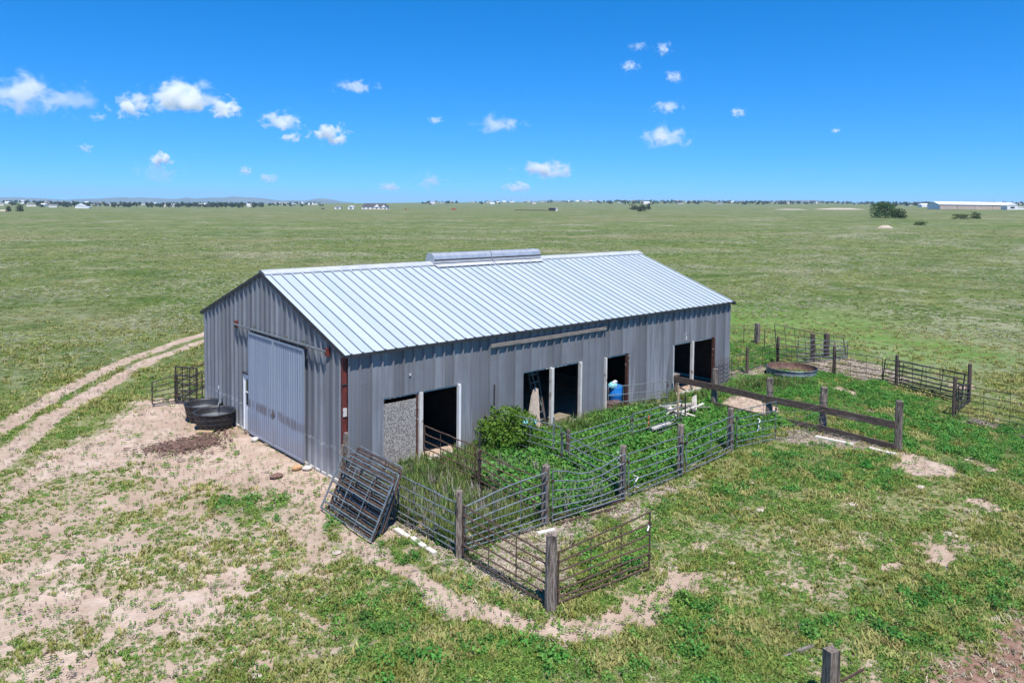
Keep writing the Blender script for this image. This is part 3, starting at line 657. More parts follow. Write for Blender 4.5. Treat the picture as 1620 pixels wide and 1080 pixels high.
wood_post('weathered square post cut by the bottom edge of the picture', 1.12, -13.30, .82, .11, square=True)
for nm, x, y, h, lab in (('metal_stake', 5.84, -2.34, 1.31, 'grey steel stake standing in the silver gate line'), ('metal_stake', 2.70, -2.62, 1.42, 'pale steel stake beside the thin dark pen post'), ('metal_stake', -.12, -2.9, 1.28, 'grey steel stake behind the stack of panels'), ('metal_stake', 12.0, -2.75, 1.05, 'dark iron bar standing beside the tan stake'), ('metal_stake', 13.6, -.75, 1.3, 'grey steel stake near the blue barrel doorway'), ('metal_stake', 5.15, -.35, 2.05, 'dark iron rod standing up behind the leafy shrub')):
    o = MB().tube([(0, 0, -.1), (.01, 0, h)], .028, 5).build(nm, M['blackpipe'] if 'dark' in lab else M['galvpipe']); o.location = (x, y, gz(x, y)); tag(o, lab, 'stake')
o = MB().box((0, 0, .72), (.07, .05, 1.5)).build('wooden_stake', M['tanwood']); o.location = (11.62, -2.72, 0); tag(o, 'tan wooden stake at the end of the inner silver gate', 'stake')
# row of silver gates along the front of the pens
gate('bent silver tube gate between square post and short dark post', (-.12, -5.58), (2.22, -5.74), .12, 1.08, 7, z1b=1.34, nv=2, sag=lambda u, zf: .05 * zf * math.sin(math.pi * u))
gate('sagging silver tube gate with its top rail bent down', (2.42, -5.76), (4.92, -5.92), .12, 1.34, 7, z1b=1.28, nv=2, sag=lambda u, zf: -.26 * zf * smooth(0, .45, u) * smooth(1, .5, u))
gate('straight silver tube gate between the two round dark posts', (5.14, -5.86), (7.58, -5.82), .12, 1.22, 6, nv=1)
gate('silver tube gate at the right end of the front row', (7.80, -5.80), (10.62, -5.56), .12, 1.20, 6, nv=1)
gate('thin silver panel swung out past the last round post', (10.92, -5.5), (12.62, -5.88), .15, 1.30, 6, nv=2, r=.014, sag=lambda u, zf: .08 * zf * u)
gate('silver tube gate along the lush weeds, nearer half of the inner row', (5.75, -3.12), (8.68, -3.02), .15, .98, 5, nv=1)
gate('silver tube gate of the inner row ending at the tan stake', (8.78, -3.02), (11.5, -2.95), .15, 1.02, 6, nv=2)
gate('silver gate running from the leafy shrub to the steel stake', (5.35, -.45), (5.62, -2.9), .15, 1.18, 6, nv=1, r=.017)
gate('silver gate running from the steel stake to the roped post', (5.62, -2.95), (5.10, -5.62), .15, 1.05, 5, nv=1, r=.018, sag=dip(.5, .3, .1))
gate('rusty gate reaching from the stall door to the thin dark post', (2.66, -.08), (2.56, -2.62), .15, 1.14, 6, 'rustpipe', nv=2)
gate('rusty gate from the thin dark post to the short dark post', (2.56, -2.82), (2.34, -5.48), .12, 1.10, 6, 'rustpipe', nv=2, sag=dip(.5, .3, .08))
gate('silver gate beside the stacked panels, left edge of the pens', (-.28, -3.0), (-.30, -5.48), .12, 1.18, 6, nv=2)
gate('silver gate standing hidden behind the stacked panels', (-.20, -.45), (-.28, -2.9), .12, 1.2, 6, nv=2)
gate('rusty brown gate left of the thick corner post', (-.30, -5.74), (-.33, -8.36), .10, 1.20, 6, 'rustpipe', nv=2, z1b=1.05, closer=False)
gate('rusty brown gate swung open right of the thick corner post', (-.16, -8.52), (2.34, -8.76), .10, 1.10, 7, 'rustpipe', nv=2, z1b=1.30)
gate('silver gate tied across the blue barrel doorway', (10.9, -.12), (13.4, -.95), .25, 1.05, 4, nv=3, r=.016)
# stack of panels leaning at the barn corner
for i in range(8):
    s = i / 7; x = -1.36 + .62 * s; front = i == 0
    lab = ['front panel of the leaning stack, light grey with splayed foot', 'second panel of the leaning stack at the barn corner', 'third panel from the front of the leaning stack', 'fourth panel from the front of the leaning stack', 'fifth panel from the front of the leaning stack', 'sixth panel from the front of the leaning stack', 'second rearmost panel of the leaning stack', 'rearmost tall panel of the leaning stack'][i]
    y0 = -1.25 - .06 * random.random() - (0 if front else .22 * random.random()); y1 = -3.78 + .35 * s + .12 * random.random()
    gate(lab, (x, y0), (x - .05, y1), .06, 1.20 + .18 * s + .04 * random.random(), 6, 'galvpipe' if i in (0, 2, 4, 7) else 'rustpipe', 2, .021, lean=(.58 - .10 * s, .04 * random.uniform(-1, 1)), group='livestock panels stacked at the barn corner', name='livestock_panel', cat='panel')
# plank fence running out from the far stall
pf = thing('plank_fence', 'dark wooden plank fence with thick posts running out from the barn', 'fence', (15, 0, 0))
def child_post(x, y, h, r):
    o = wood_post('x', x, y, h, r); del o['label'], o['category']; o.name = 'post'; o.parent = pf; o.location = (x - 15, y, gz(x, y)); return o
PR = [(14.96, -2.01, 1.48), (14.96, -4.31, 1.55), (15.10, -6.28, 1.55), (14.94, -8.86, 1.60)]
for x, y, h in PR: child_post(x, y, h, .12)
for (ya, yb, xa, xb, za, zb) in ((-.15, -2.0, .0, -.06, .80, .82), (-2.0, -4.3, -.05, -.05, .84, .80), (-4.3, -6.3, -.05, .09, .80, .82), (-6.3, -8.8, .09, -.06, .80, .84)):
    MB().bar((xa - .13, ya, za), (xb - .13, yb, zb), .055, .235).build('rail', M['darkwood'], pf)
for (ya, yb, xa, xb, za, zb) in ((-2.0, -4.3, -.05, -.05, .16, .13), (-4.3, -6.3, -.05, .09, .13, .16), (-6.3, -8.8, .09, -.06, .17, .15)):
    MB().bar((xa - .13, ya, za), (xb - .13, yb, zb), .05, .16).build('rail', M['darkwood'], pf)
for x, y in ((14.96, -4.31), (15.10, -6.28)):
    for z in (.35, .75, 1.1): 
        MB().tube([(x - 15 + .135 * math.cos(t), y + .135 * math.sin(t), z + .02 * math.sin(t)) for t in np.linspace(0, 2 * math.pi, 12)], .007, 4).build('tie_wire', M['wire'], pf)
# wire panel between the silver row and the plank fence
wp = thing('cattle_fence', 'sagging wire panel between silver gate row and plank fence', 'panel', (12.7, -5.85, 0))
for z in (.1, .32, .54, .78, 1.0): MB().tube([(0, 0, z), (1.1, -.3, z - .06), (2.3, -.55, z + .05)], .007, 4).build('wire', M['wire'], wp)
for u in (.25, .8, 1.4, 1.9): MB().tube([(u, -.26 * u, .02), (u, -.26 * u, 1.0)], .007, 4).build('wire', M['wire'], wp)
# wire mesh leaning on the far end of the long wall
wm = thing('mesh_panel', 'wire mesh panel against the far end of the long wall', 'panel', (17.85, -.16, 0))
for k in range(7): MB().tube([(0, 0, .08 + .18 * k), (1.25, 0, .06 + .18 * k)], .011, 4).build('wire', M['wire'], wm)
for k in range(8): MB().tube([(.17 * k, 0, .05), (.17 * k, 0, 1.18)], .011, 4).build('wire', M['wire'], wm)
# rear pens to the right
for i, (x, y, h, lab) in enumerate(((21.4, .5, 1.22, 'thin dark post just past the barn corner'), (24.69, .79, 1.32, 'rusty post behind the round rusty tank'), (24.30, -2.26, 1.34, 'rusty post right of the round rusty tank'), (24.33, -5.06, 1.33, 'dark post at the start of the far dark gate'), (20.77, -8.55, 1.52, 'nearer of the two dark posts at the small gate'), (23.2, -8.28, 1.60, 'farther and taller dark post at the small gate'))):
    wood_post(lab, x, y, h, .07, m='darkwood')
wood_post('tall pale grey post in the wire fence behind the barn', 28.85, 4.37, 1.15, .13, square=True)
wood_post('dark post inside the far hay panel', 26.3, -.2, 1.42, .12, m='darkwood')
wood_post('second dark post inside the far hay panel', 28.0, -.1, 1.25, .14, m='darkwood')
gate('tall dark slanted panel with leaning braces in the far pen', (25.9, 1.5), (28.5, -.9), .1, 1.72, 6, 'blackpipe', 6, .02, z1b=1.08, diag=0, lean=(-.15, .1))
gate('silver gate crossing in front of the tall dark slanted panel', (25.3, .05), (28.2, -1.1), .12, 1.22, 6, nv=3, r=.018, z1b=.9)
gate('thin wire gate from rusty tank post to the dark gate', (24.25, -2.35), (24.2, -4.5), .15, 1.12, 5, 'blackpipe', 2, .015)
gate('low grey panel between rear barn corner and thin dark post', (19.2, .35), (21.3, .5), .15, .95, 4, 'blackpipe', 2, .013)
gate('low grey panel behind the round rusty tank', (21.5, .55), (24.6, .8), .15, .95, 4, 'blackpipe', 3, .013)
gate('dark panel right behind the rusty tank, toward the rusty post', (24.6, .7), (24.35, -2.2), .15, 1.0, 5, 'blackpipe', 3, .015)
gate('long dark gate with slanted braces in the far right pen', (24.1, -4.55), (22.9, -8.1), .12, 1.12, 7, 'blackpipe', 3, .023, z1b=1.26, lean=(-.05, -.12))
gate('second dark gate leaning behind the long dark gate', (24.55, -5.1), (23.6, -8.2), .15, 1.05, 6, 'blackpipe', 4, .02, lean=(.15, .1))
gate('small dark gate between the nearer and farther dark posts', (20.85, -8.5), (23.1, -8.32), .12, 1.1, 6, 'blackpipe', 3, .02, sag=lambda u, zf: -.25 * zf * u)
gate('thin wire panel leaving the picture at the right edge', (20.7, -8.7), (20.3, -13.0), .12, 1.26, 6, 'blackpipe', 4, .013)
wf = thing('wire_fence', 'thin wire fence crossing the grass behind the barn', 'fence', (19.2, 10.6, 0))
A, B_, C_ = np.array([19.3, 10.2]), np.array([28.85, 4.37]), np.array([25.2, 2.0])
for z in (.35, .62, .88, 1.02): MB().tube([(A[0] - 19.2, A[1] - 10.6, z), (B_[0] - 19.2, B_[1] - 10.6, z)], .006, 4).build('wire', M['wire'], wf); MB().tube([(B_[0] - 19.2, B_[1] - 10.6, z), (26.0 - 19.2, 1.6 - 10.6, z)], .006, 4).build('wire', M['wire'], wf)
for x, y in ((28.3, 4.9), (26.9, 5.6), (24.3, 7.1), (27.6, 3.2), (21.9, 8.6)): MB().tube([(x - 19.2, y - 10.6, -.1), (x - 19.2, y - 10.6, 1.1)], .025, 4).build('steel_post', M['rustpipe'], wf)
# gates behind the left end of the barn
gate('dark gate standing on the dirt at the far left', (-1.5, 11.75), (-.68, 11.72), .08, .90, 6, 'blackpipe', 0, .020, z1b=1.08)
gate('dark gate end-on beside the far left dark gate', (-.64, 11.75), (-.15, 10.9), .05, 1.4, 6, 'blackpipe', 2, .03)
gate('dark panel half hidden behind the barn\'s left corner', (-.62, 11.6), (.22, 11.35), .08, 1.08, 6, 'blackpipe', 1, .018, closer=False)
gate('long grey panel passing behind the barn\'s left corner', (-.5, 12.0), (2.4, 14.6), .1, 1.0, 5, 'blackpipe', 4, .016)
gate('second grey panel behind the barn\'s left corner', (-.3, 12.6), (2.8, 14.2), .1, 1.05, 4, 'rustpipe', 3, .016)

# ------------------------------------------------------------------ tanks, tubs, small things
def rubber_tank(label, x, y, r, h):
    t = thing('stock_tank', label, 'stock tank', (x, y, gz(x, y)), 'black rubber stock tanks')
    prof = [(.01, .02), (r * .80, .02), (r * .84, .06), (r * .87, h * .22), (r * .855, h * .25), (r * .90, h * .28), (r * .93, h * .46), (r * .915, h * .49), (r * .955, h * .52), (r * .975, h * .72), (r * .96, h * .75), (r * .985, h * .78), (r, h * .93), (r * 1.05, h * .94), (r * 1.05, h), (r * .97, h * 1.0), (r * .95, h * .9), (r * .84, h * .2), (.01, h * .18)]
    MB().lathe((0, 0, 0), prof, 36).build('shell', M['rubber'], t, True)
    for k in range(16):
        a = 2 * math.pi * k / 16; MB().bar((r * .86 * math.cos(a), r * .86 * math.sin(a), .05), (r * 1.0 * math.cos(a), r * 1.0 * math.sin(a), h * .9), .05, .02, (math.cos(a), math.sin(a), 0)).build('stave', M['rubber'], t)
    MB().lathe((0, 0, h * .62), [(.005, 0), (r * .9, 0)], 36).build('water', M['water'], t)
    return t
rubber_tank('black round rubber stock tank in front, full of water', -.72, 7.55, .66, .58)
rubber_tank('black round rubber stock tank half hidden behind the other', -.62, 8.85, .64, .58)
o = MB().tube([(0, 0, 0), (-.05, -.12, .75), (-.25, -.45, .82), (-.42, -.7, .62)], .018, 6).build('water_pipe', M['galvpipe']); o.location = (-.08, 8.55, 0); tag(o, 'thin grey water pipe bent over the rubber tanks', 'pipe')
o = MB().box((0, 0, .03), (.55, .16, .06), -.8).build('loose_plank', M['tanwood']); o.location = (-1.22, 7.15, gz(-1.22, 7.15)); tag(o, 'tan plank lying under the front rubber tank', 'plank')
t = thing('stock_tank', 'round rusty metal stock tank standing in the rear pen', 'stock tank', (22.75, -1.0, gz(22.75, -1)))
MB().lathe((0, 0, 0), [(1.12, 0), (1.12, .14), (1.14, .16), (1.12, .18), (1.12, .34), (1.15, .37), (1.12, .39)], 40).build('outer_wall', M['greytank'], t, True)
MB().lathe((0, 0, 0), [(1.11, .39), (1.09, .3), (1.09, .06), (.01, .05)], 40).build('inner_wall', M['rusttank'], t, True)
t = thing('plastic_tub', 'pale blue plastic tub half hidden behind the leafy shrub', 'tub', (6.55, -.45, 0))
MB().lathe((0, 0, 0), [(.01, .02), (.20, .02), (.27, .62)], 24).build('body', M['teal'], t, True); MB().lathe((0, 0, .60), [(.28, 0), (.30, .05), (.27, .07), (.25, .02), (.01, .0)], 24).build('lid', M['tubrim'], t, True)
t = thing('plastic_barrel', 'bright blue plastic barrel standing in the narrow doorway', 'barrel', (11.88, .40, .22))
MB().lathe((0, 0, 0), [(.01, 0), (.27, 0), (.29, .05), (.29, .28), (.305, .31), (.29, .34), (.29, .62), (.27, .66), (.25, .60), (.01, .58)], 28).build('body', M['bluetub'], t, True)
o = MB().lathe((0, 0, 0), [(.17, -.02), (.17, .07), (.11, .13), (.02, .15)], 12).build('feed_sack', M['tubrim']); o.location = (11.70, .36, .88); o.rotation_euler = (.3, -.4, 0); tag(o, 'pale crumpled sack on top of the blue barrel', 'sack')
for i in range(2):
    MB().box((.02 + .1 * i, -.03, .12), (.10, .12, .14), .4 + i, Matrix.Rotation(.5, 3, 'Y')).build('fold', M['plastic'], o)
t = thing('rolled_rug', 'rolled brown striped rug lying in the narrow doorway', 'rug', (10.95, .18, .22))
MB().tube([(0, 0, 0.02), (.45, -.02, .0), (.85, -.05, -.03)], .19, 14).build('roll', M['rug'], t, True)
for k in range(5): x = .1 + .17 * k; MB().tube([(x, -.005 * k, .015 - .01 * k), (x + .03, -.005 * k, .014 - .01 * k)], .195, 14).build('stripe', M['rugline'], t)
t = thing('ladder', 'wooden ladder leaning inside the wide middle doorway', 'ladder', (7.75, .35, 0))
for dx in (0, .42): MB().bar((dx, 0, 0), (dx - .22, .45, 2.6), .045, .07, (1, 0, 0)).build('side_rail', M['darkwood'], t)
for k in range(9): s = .1 + k * .1; MB().bar((-.22 * s, .45 * s, 2.6 * s), (.42 - .22 * s, .45 * s, 2.6 * s), .03, .045).build('rung', M['greywood'], t)
o = MB().add([(0, 0, 0), (.72, -.02, 0), (.90, .30, 1.35), (.78, .36, 1.42), (.55, .26, 1.15), (.28, .12, .55), (0, 0.03, 0), (.72, .01, 0), (.90, .33, 1.35), (.78, .39, 1.42), (.55, .29, 1.15), (.28, .15, .55)], [(0, 1, 2, 3, 4, 5), (11, 10, 9, 8, 7, 6)] + [(i, (i + 1) % 6 + 0, (i + 1) % 6 + 6, i + 6) for i in range(6)]).build('warped_board', M['warpply'])
o.location = (6.80, -.02, .05); tag(o, 'warped brown plywood board leaning in the wide middle doorway', 'board')
o = MB().bar((0, 0, .3), (-.5, .3, 2.2), .03, .05).build('metal_bar', M['galvpipe']); o.location = (8.05, .3, 0); tag(o, 'thin grey bar leaning behind the warped board', 'bar')
o = MB().box((0, 0, .12), (.9, .5, .25), .2).build('hay_flake', M['straw']); o.location = (8.75, .35, 0); tag(o, 'yellow straw heap on the floor right of the white doorpost', 'straw heap')
# bench seen in the last stall
t = thing('bench', 'low grey bench just inside the far wide doorway', 'bench', (15.35, .5, 0))
MB().box((.1, 0, .75), (.9, .4, .05)).build('seat', M['greywood'], t)
for dx in (-.3, .5):
    MB().box((dx, 0, .37), (.06, .34, .72)).build('leg', M['greywood'], t)
# wood scrap pile
t = thing('scrap_pile', 'heap of bleached scrap boards and sticks near the plank fence', 'scrap pile', (12.8, -2.15, .12))
for k in range(22):
    a = random.uniform(-.6, .6) + (0 if k % 3 else 1.4); ln = random.uniform(.5, 1.5); cx, cy_ = random.uniform(-.7, .6), random.uniform(-.3, .35); zz = .05 + .3 * random.random() * math.exp(-cx * cx)
    MB().bar((cx - ln / 2 * math.cos(a), cy_ - ln / 2 * math.sin(a), zz), (cx + ln / 2 * math.cos(a), cy_ + ln / 2 * math.sin(a), zz + random.uniform(-.08, .2)), random.uniform(.03, .11), .025).build('board', M['palewood'] if k % 2 else M['greywood'], t)
MB().bar((.35, -.2, .1), (.75, .1, .55), .2, .03, (1, 0, 0)).build('board', M['palewood'], t)
def plank(label, p, q, wd, th, m, z=.03, name='loose_plank', cat='plank'):
    o = MB().bar((0, 0, 0), (q[0] - p[0], q[1] - p[1], gz(*q) - gz(*p)), wd, th).build(name, M[m]); o.location = (p[0], p[1], gz(*p) + z); return tag(o, label, cat)
plank('long pale plank lying in weeds behind the tan stake', (10.1, -2.78), (11.6, -2.62), .18, .05, 'palewood', .22)
plank('white board on the ground nearest the stacked panels', gp(626, 838), gp(648, 853), .13, .05, 'palewood')
plank('middle white board on the ground by the silver gate', gp(652, 852), gp(672, 867), .13, .05, 'palewood')
plank('last white board on the ground by the silver gate', gp(676, 869), gp(688, 877), .12, .05, 'palewood')
plank('long pale timber on the ground along the plank fence', gp(1290, 691), gp(1350, 704), .14, .06, 'palewood')
plank('second pale timber on the ground below the end post', gp(1375, 710), gp(1418, 721), .15, .07, 'palewood')
plank('grey timber bottom board lying along the right wire panel', gp(1530, 668), gp(1640, 700), .16, .12, 'darkwood')
plank('white scrap board on straw behind the corner post', gp(850, 846), gp(878, 840), .12, .05, 'palewood')
plank('rusty pipe lying under the sagging silver gate', gp(872, 826), gp(990, 793), .05, .05, 'rustpipe', .06, 'loose_pipe', 'pipe')
plank('second rusty pipe on the ground under the sagging silver gate', gp(880, 832), gp(975, 805), .05, .05, 'rustpipe', .04, 'loose_pipe', 'pipe')
plank('thin pale pipe lying in the weeds at the lower right', gp(1240, 1042), gp(1286, 1024), .05, .05, 'greywood', .03, 'loose_pipe', 'pipe')
plank('rusty rod crossing the bottom edge post', (1.05, -13.5), (1.6, -13.6), .03, .03, 'rustpipe', .45, 'rusty_rod', 'rod')
def rope(label, x, y, z, n, m='rope', s=.12, name='rope', cat='rope'):
    pts = [(s * math.sin(k * 2.2) * (1 - k / n * .3), s * .7 * math.cos(k * 1.7), -k * .05) for k in range(n)]
    o = MB().tube(pts, .018, 5).build(name, M[m]); o.location = (x, y, z); return tag(o, label, cat)
rope('white rope knotted on the round post of the sagging gate', 4.93, -5.70, 1.25, 7); rope('white rope hanging low beside the roped post', 5.3, -5.98, .62, 7)
rope('white plastic rag hanging on the thin silver panel', 11.75, -5.78, .95, 9, 'plastic', .07, 'rag', 'rag'); rope('white rag on the rusty gate end', 2.25, -8.77, 1.05, 4, 'plastic', .05, 'rag', 'rag')
rope('orange tape tied to the inner silver gate', 9.6, -3.02, .85, 9, 'tape', .035, 'tape', 'tape')
def rock(label, x, y, r, m='stone', sq=.5, group=None):
    bm = bmesh.new(); bmesh.ops.create_icosphere(bm, subdivisions=2, radius=r)
    for v in bm.verts:
        q = 1 + .35 * (vnoise(np.array([v.co.x / r * 1.7 + x * 9]), np.array([v.co.y / r * 1.7 + v.co.z / r * 2.1 + y]), 5)[0] - .5); v.co = Vector((v.co.x * q * 1.2, v.co.y * q, v.co.z * q * sq))
    me = bpy.data.meshes.new('stone'); bm.to_mesh(me); bm.free(); me.materials.append(M[m])
    o = bpy.data.objects.new('stone', me); COL.objects.link(o); o.location = (x, y, gz(x, y) + r * sq * .3); return tag(o, label, 'stone', group)
rock('orange rock on the dirt in front of the sliding doors', *gp(470, 741), .13, 'redrock', .7)
rock('white stone block at the foot of the left sliding door', *gp(403, 696), .11, 'concrete', .8); rock('pale stone at the foot of the right sliding door', *gp(486, 741), .12, 'concrete', .6)
rock('dark clod of dirt on the yard before the doors', *gp(437, 753), .16, 'chip', .4)
STN = [((1173, 807), 'pale stone pair in the grass right of the open rusty gate'), ((1203, 808), 'pale stone just right of the pale stone pair'), ((1156, 891), 'pale flat stone in thin grass right of the sandy path'), ((1268, 891), 'pale flat stone in the middle of the right foreground'), ((1376, 817), 'pale stone on the grass below the plank fence'), ((1350, 798), 'small pale stone left of the stone below the plank fence'), ((1256, 1003), 'pale stone just above the thin pale pipe'), ((404, 1070), 'white stone at the bottom edge, left half'), ((533, 874), 'pale stone in the weeds below the stacked panels'), ((1455, 770), 'small pale stone below the bare patch by the end post'), ((1577, 665), 'white stone under the right edge wire panel'), ((1510, 848), 'small pale stone in the right foreground grass'), ((1187, 765), 'flat pale stones in the bright green grass'), ((1190, 762), 'flat pale stone touching its twin in bright grass'), ((855, 890), 'white stone on straw behind the rusty gate'), ((1498, 845), 'second small pale stone in the right foreground grass')]
for (p, l) in STN: rock(l, *gp(*p), random.uniform(.06, .13), 'stone', .3)

# ------------------------------------------------------------------ foliage
def leaf_mesh(name, pts, nrm, size, m, aspect=.6, seed=0):
    """many small leaf quads, each at its own point and angle"""
    rg = np.random.default_rng(seed); n = len(pts)
    a = rg.normal(size=(n, 3)); a += nrm * .2; a /= np.linalg.norm(a, axis=1)[:, None]
    b = np.cross(a, nrm + rg.normal(size=(n, 3)) * .35); b /= np.linalg.norm(b, axis=1)[:, None] + 1e-9
    s = size * rg.uniform(.6, 1.3, (n, 1)); A, Bv = a * s, b * s * aspect
    v = np.stack([pts - A * .5, pts + Bv * .5 + A * .05, pts + A * .5, pts - Bv * .5 + A * .05], 1).reshape(-1, 3)
    me = bpy.data.meshes.new(name); me.vertices.add(4 * n); me.vertices.foreach_set('co', v.ravel())
    me.loops.add(4 * n); me.loops.foreach_set('vertex_index', np.arange(4 * n)); me.polygons.add(n); me.polygons.foreach_set('loop_start', np.arange(n) * 4); me.update(calc_edges=True)
    me.materials.append(m); return me
def lobes_pts(lobes, n, rg):
    w_ = np.array([l[3] * l[4] * l[5] for l in lobes]) ** .5; w_ /= w_.sum(); k = rg.choice(len(lobes), n, p=w_); Lb = np.array(lobes)[k]
    d = rg.normal(size=(n, 3)); d /= np.linalg.norm(d, axis=1)[:, None]; r = rg.uniform(.55, 1.05, (n, 1)) ** .7
    return Lb[:, :3] + d * r * Lb[:, 3:], d
def tree(name, label, x, y, h, wd, leaf, nl, cat='tree', m='treeleaf', trunk=.25, seed=1, group=None, base=0.2, z=None):
    rg = np.random.default_rng(seed); t = thing(name, label, cat, (x, y, gz(x, y) if z is None else z), group); lobes = []
    tr = MB(); tr.tube([(0, 0, -.2 * h / 5), (.02 * h, 0, h * .25), (-.01 * h, .02 * h, h * .6)], trunk, 7, trunk * .35)
    for i in range(9):
        a = 2.4 * i + rg.uniform(-.4, .4); rr = wd * .5 * rg.uniform(.35, .72); zz = h * rg.uniform(base + .15, .82); lr = wd * rg.uniform(.17, .27)
        c = (rr * math.cos(a), rr * math.sin(a), zz); lobes.append((*c, lr, lr, lr * min(1.1, h / wd) * .8))
        tr.tube([(0, 0, h * .18), (c[0] * .5, c[1] * .5, zz * .65), c], trunk * .35, 5, trunk * .08)
    if cat != 'shrub':
        for i in range(7): a = .9 * i + rg.uniform(-.3, .3); lobes.append((wd * .34 * math.cos(a), wd * .34 * math.sin(a), h * rg.uniform(.14, .26), wd * .16, wd * .16, h * .2))
    lobes.append((0, 0, h * .74, wd * .25, wd * .25, h * .24)); lobes.append((0, 0, h * .45, wd * .33, wd * .33, h * .26))
    tr.build('trunk' if cat == 'tree' else 'stem', M['bark'], t)
    if cat == 'shrub':
        for i in range(34):
            a = rg.uniform(0, 6.28); rr = wd * .5 * rg.uniform(.1, 1.05); lobes.append((rr * math.cos(a), rr * math.sin(a), h * rg.uniform(.2, 1.05) * (1 - .45 * (rr / wd * 2) ** 2), wd * .045, wd * .045, h * rg.uniform(.08, .2)))
    p, d = lobes_pts(lobes, nl, rg); keep = p[:, 2] > .04 * h
    o = bpy.data.objects.new('crown' if cat == 'tree' else 'foliage', leaf_mesh('foliage', p[keep], d[keep], leaf, M[m], .6, seed)); COL.objects.link(o); o.parent = t
    return t

tree('leafy_shrub', 'bright green leafy shrub growing against the long wall', 5.30, -.85, 1.48, 2.1, .095, 4600, 'shrub', 'shrubleaf', .04, 3, base=0.0)
tree('leafy_shrub', 'small green shrub under the rusty gate by the corner pen', 3.2, -4.6, .62, 1.0, .07, 900, 'shrub', 'shrubleaf', .02, 8, base=0.0)
# clumps used by the scattered ground cover (kept out of the scene itself)
def proto(kind, seed):
    rg = np.random.default_rng(seed)
    if kind in ('weed', 'lush'):
        n, R, H, s = (16, .10, .06, .055) if kind == 'weed' else (60, .20, .25, .068)
        a = rg.uniform(0, 6.28, n); r = R * np.sqrt(rg.uniform(0, 1, n)); z = H * rg.uniform(.15, 1, n) * (1 - .5 * (r / R) ** 2) + .01
        p = np.stack([r * np.cos(a), r * np.sin(a), z], 1); d = np.stack([np.cos(a) * .5, np.sin(a) * .5, np.ones(n)], 1); d /= np.linalg.norm(d, axis=1)[:, None]
        return leaf_mesh(kind, p, d, s, M[kind], .75, seed)
    n, R, H, wd, sp = dict(grass=(14, .06, .065, .008, 1.2), tallgrass=(26, .10, .48, .011, .45), straw=(14, .10, .05, .010, 2.5), bunch=(26, .16, .075, .022, 2.2), sage=(26, .16, .075, .022, 2.2), greyweed=(14, .10, .40, .008, .5))[kind]
    v, f = [], []
    for i in range(n):
        a, q = rg.uniform(0, 6.28), R * math.sqrt(rg.uniform()); x, y = q * math.cos(a), q * math.sin(a); h = H * rg.uniform(.5, 1.15); b = rg.uniform(0, 6.28); l = h * sp * rg.uniform(.3, 1)
        ex, ey = x + l * math.cos(b), y + l * math.sin(b); px_, py_ = -math.sin(b) * wd, math.cos(b) * wd; mx, my = x + (ex - x) * .4, y + (ey - y) * .4
        k = len(v); v += [(x - px_, y - py_, 0), (x + px_, y + py_, 0), (mx + px_ * .8, my + py_ * .8, h * .62), (mx - px_ * .8, my - py_ * .8, h * .62), (ex, ey, h)]; f += [(k, k + 1, k + 2, k + 3), (k + 3, k + 2, k + 4)]
    me = bpy.data.meshes.new(kind); me.from_pydata(v, [], f); me.update(); me.materials.append(M[kind]); return me
def chip_proto(seed):
    rg = np.random.default_rng(seed); b = MB(); b.bar((-.05, 0, .012), (.05, .01, .02 + .02 * rg.uniform()), .03, .012); me = b.mesh('chip'); me.materials.append(M['chip']); return me
def scatter(name, label, cat, xy, kind, scl, dz=0.0):
    n = len(xy); src = bpy.data.collections.new(name + '_clumps')
    for s in range(4):
        src.objects.link(bpy.data.objects.new('clump', chip_proto(s) if kind == 'chip' else proto(kind, s * 7 + 1)))
    z = terr(xy[:, 0], xy[:, 1]) + dz
    me = bpy.data.meshes.new(name); me.vertices.add(n); me.vertices.foreach_set('co', np.stack([xy[:, 0], xy[:, 1], z], 1).ravel())
    rot = np.stack([RNG.normal(0, .12, n), RNG.normal(0, .12, n), RNG.uniform(0, 6.28, n)], 1)
    me.attributes.new('rot', 'FLOAT_VECTOR', 'POINT').data.foreach_set('vector', rot.ravel()); me.attributes.new('scl', 'FLOAT', 'POINT').data.foreach_set('value', np.asarray(scl, float))
    me.attributes.new('idx', 'INT', 'POINT').data.foreach_set('value', RNG.integers(0, 4, n).astype(np.int32)); me.update()
    o = bpy.data.objects.new(name, me); COL.objects.link(o); tag(o, label, cat, None, 'stuff')
    g = bpy.data.node_groups.new(name, 'GeometryNodeTree'); g.interface.new_socket('Geometry', in_out='INPUT', socket_type='NodeSocketGeometry'); g.interface.new_socket('Geometry', in_out='OUTPUT', socket_type='NodeSocketGeometry')
    gi, go = g.nodes.new('NodeGroupInput'), g.nodes.new('NodeGroupOutput'); ip = g.nodes.new('GeometryNodeInstanceOnPoints'); ci = g.nodes.new('GeometryNodeCollectionInfo')
    ci.inputs['Collection'].default_value = src; ci.inputs['Separate Children'].default_value = True; ci.inputs['Reset Children'].default_value = True; ip.inputs['Pick Instance'].default_value = True
    def na(nm, ty):
        q = g.nodes.new('GeometryNodeInputNamedAttribute'); q.data_type = ty; q.inputs['Name'].default_value = nm; return q.outputs['Attribute']
    l = g.links.new; l(gi.outputs[0], ip.inputs['Points']); l(ci.outputs[0], ip.inputs['Instance']); l(na('idx', 'INT'), ip.inputs['Instance Index']); l(na('rot', 'FLOAT_VECTOR'), ip.inputs['Rotation']); l(na('scl', 'FLOAT'), ip.inputs['Scale']); l(ip.outputs[0], go.inputs[0])
    md_ = o.modifiers.new('scatter', 'NODES'); md_.node_group = g
    return o
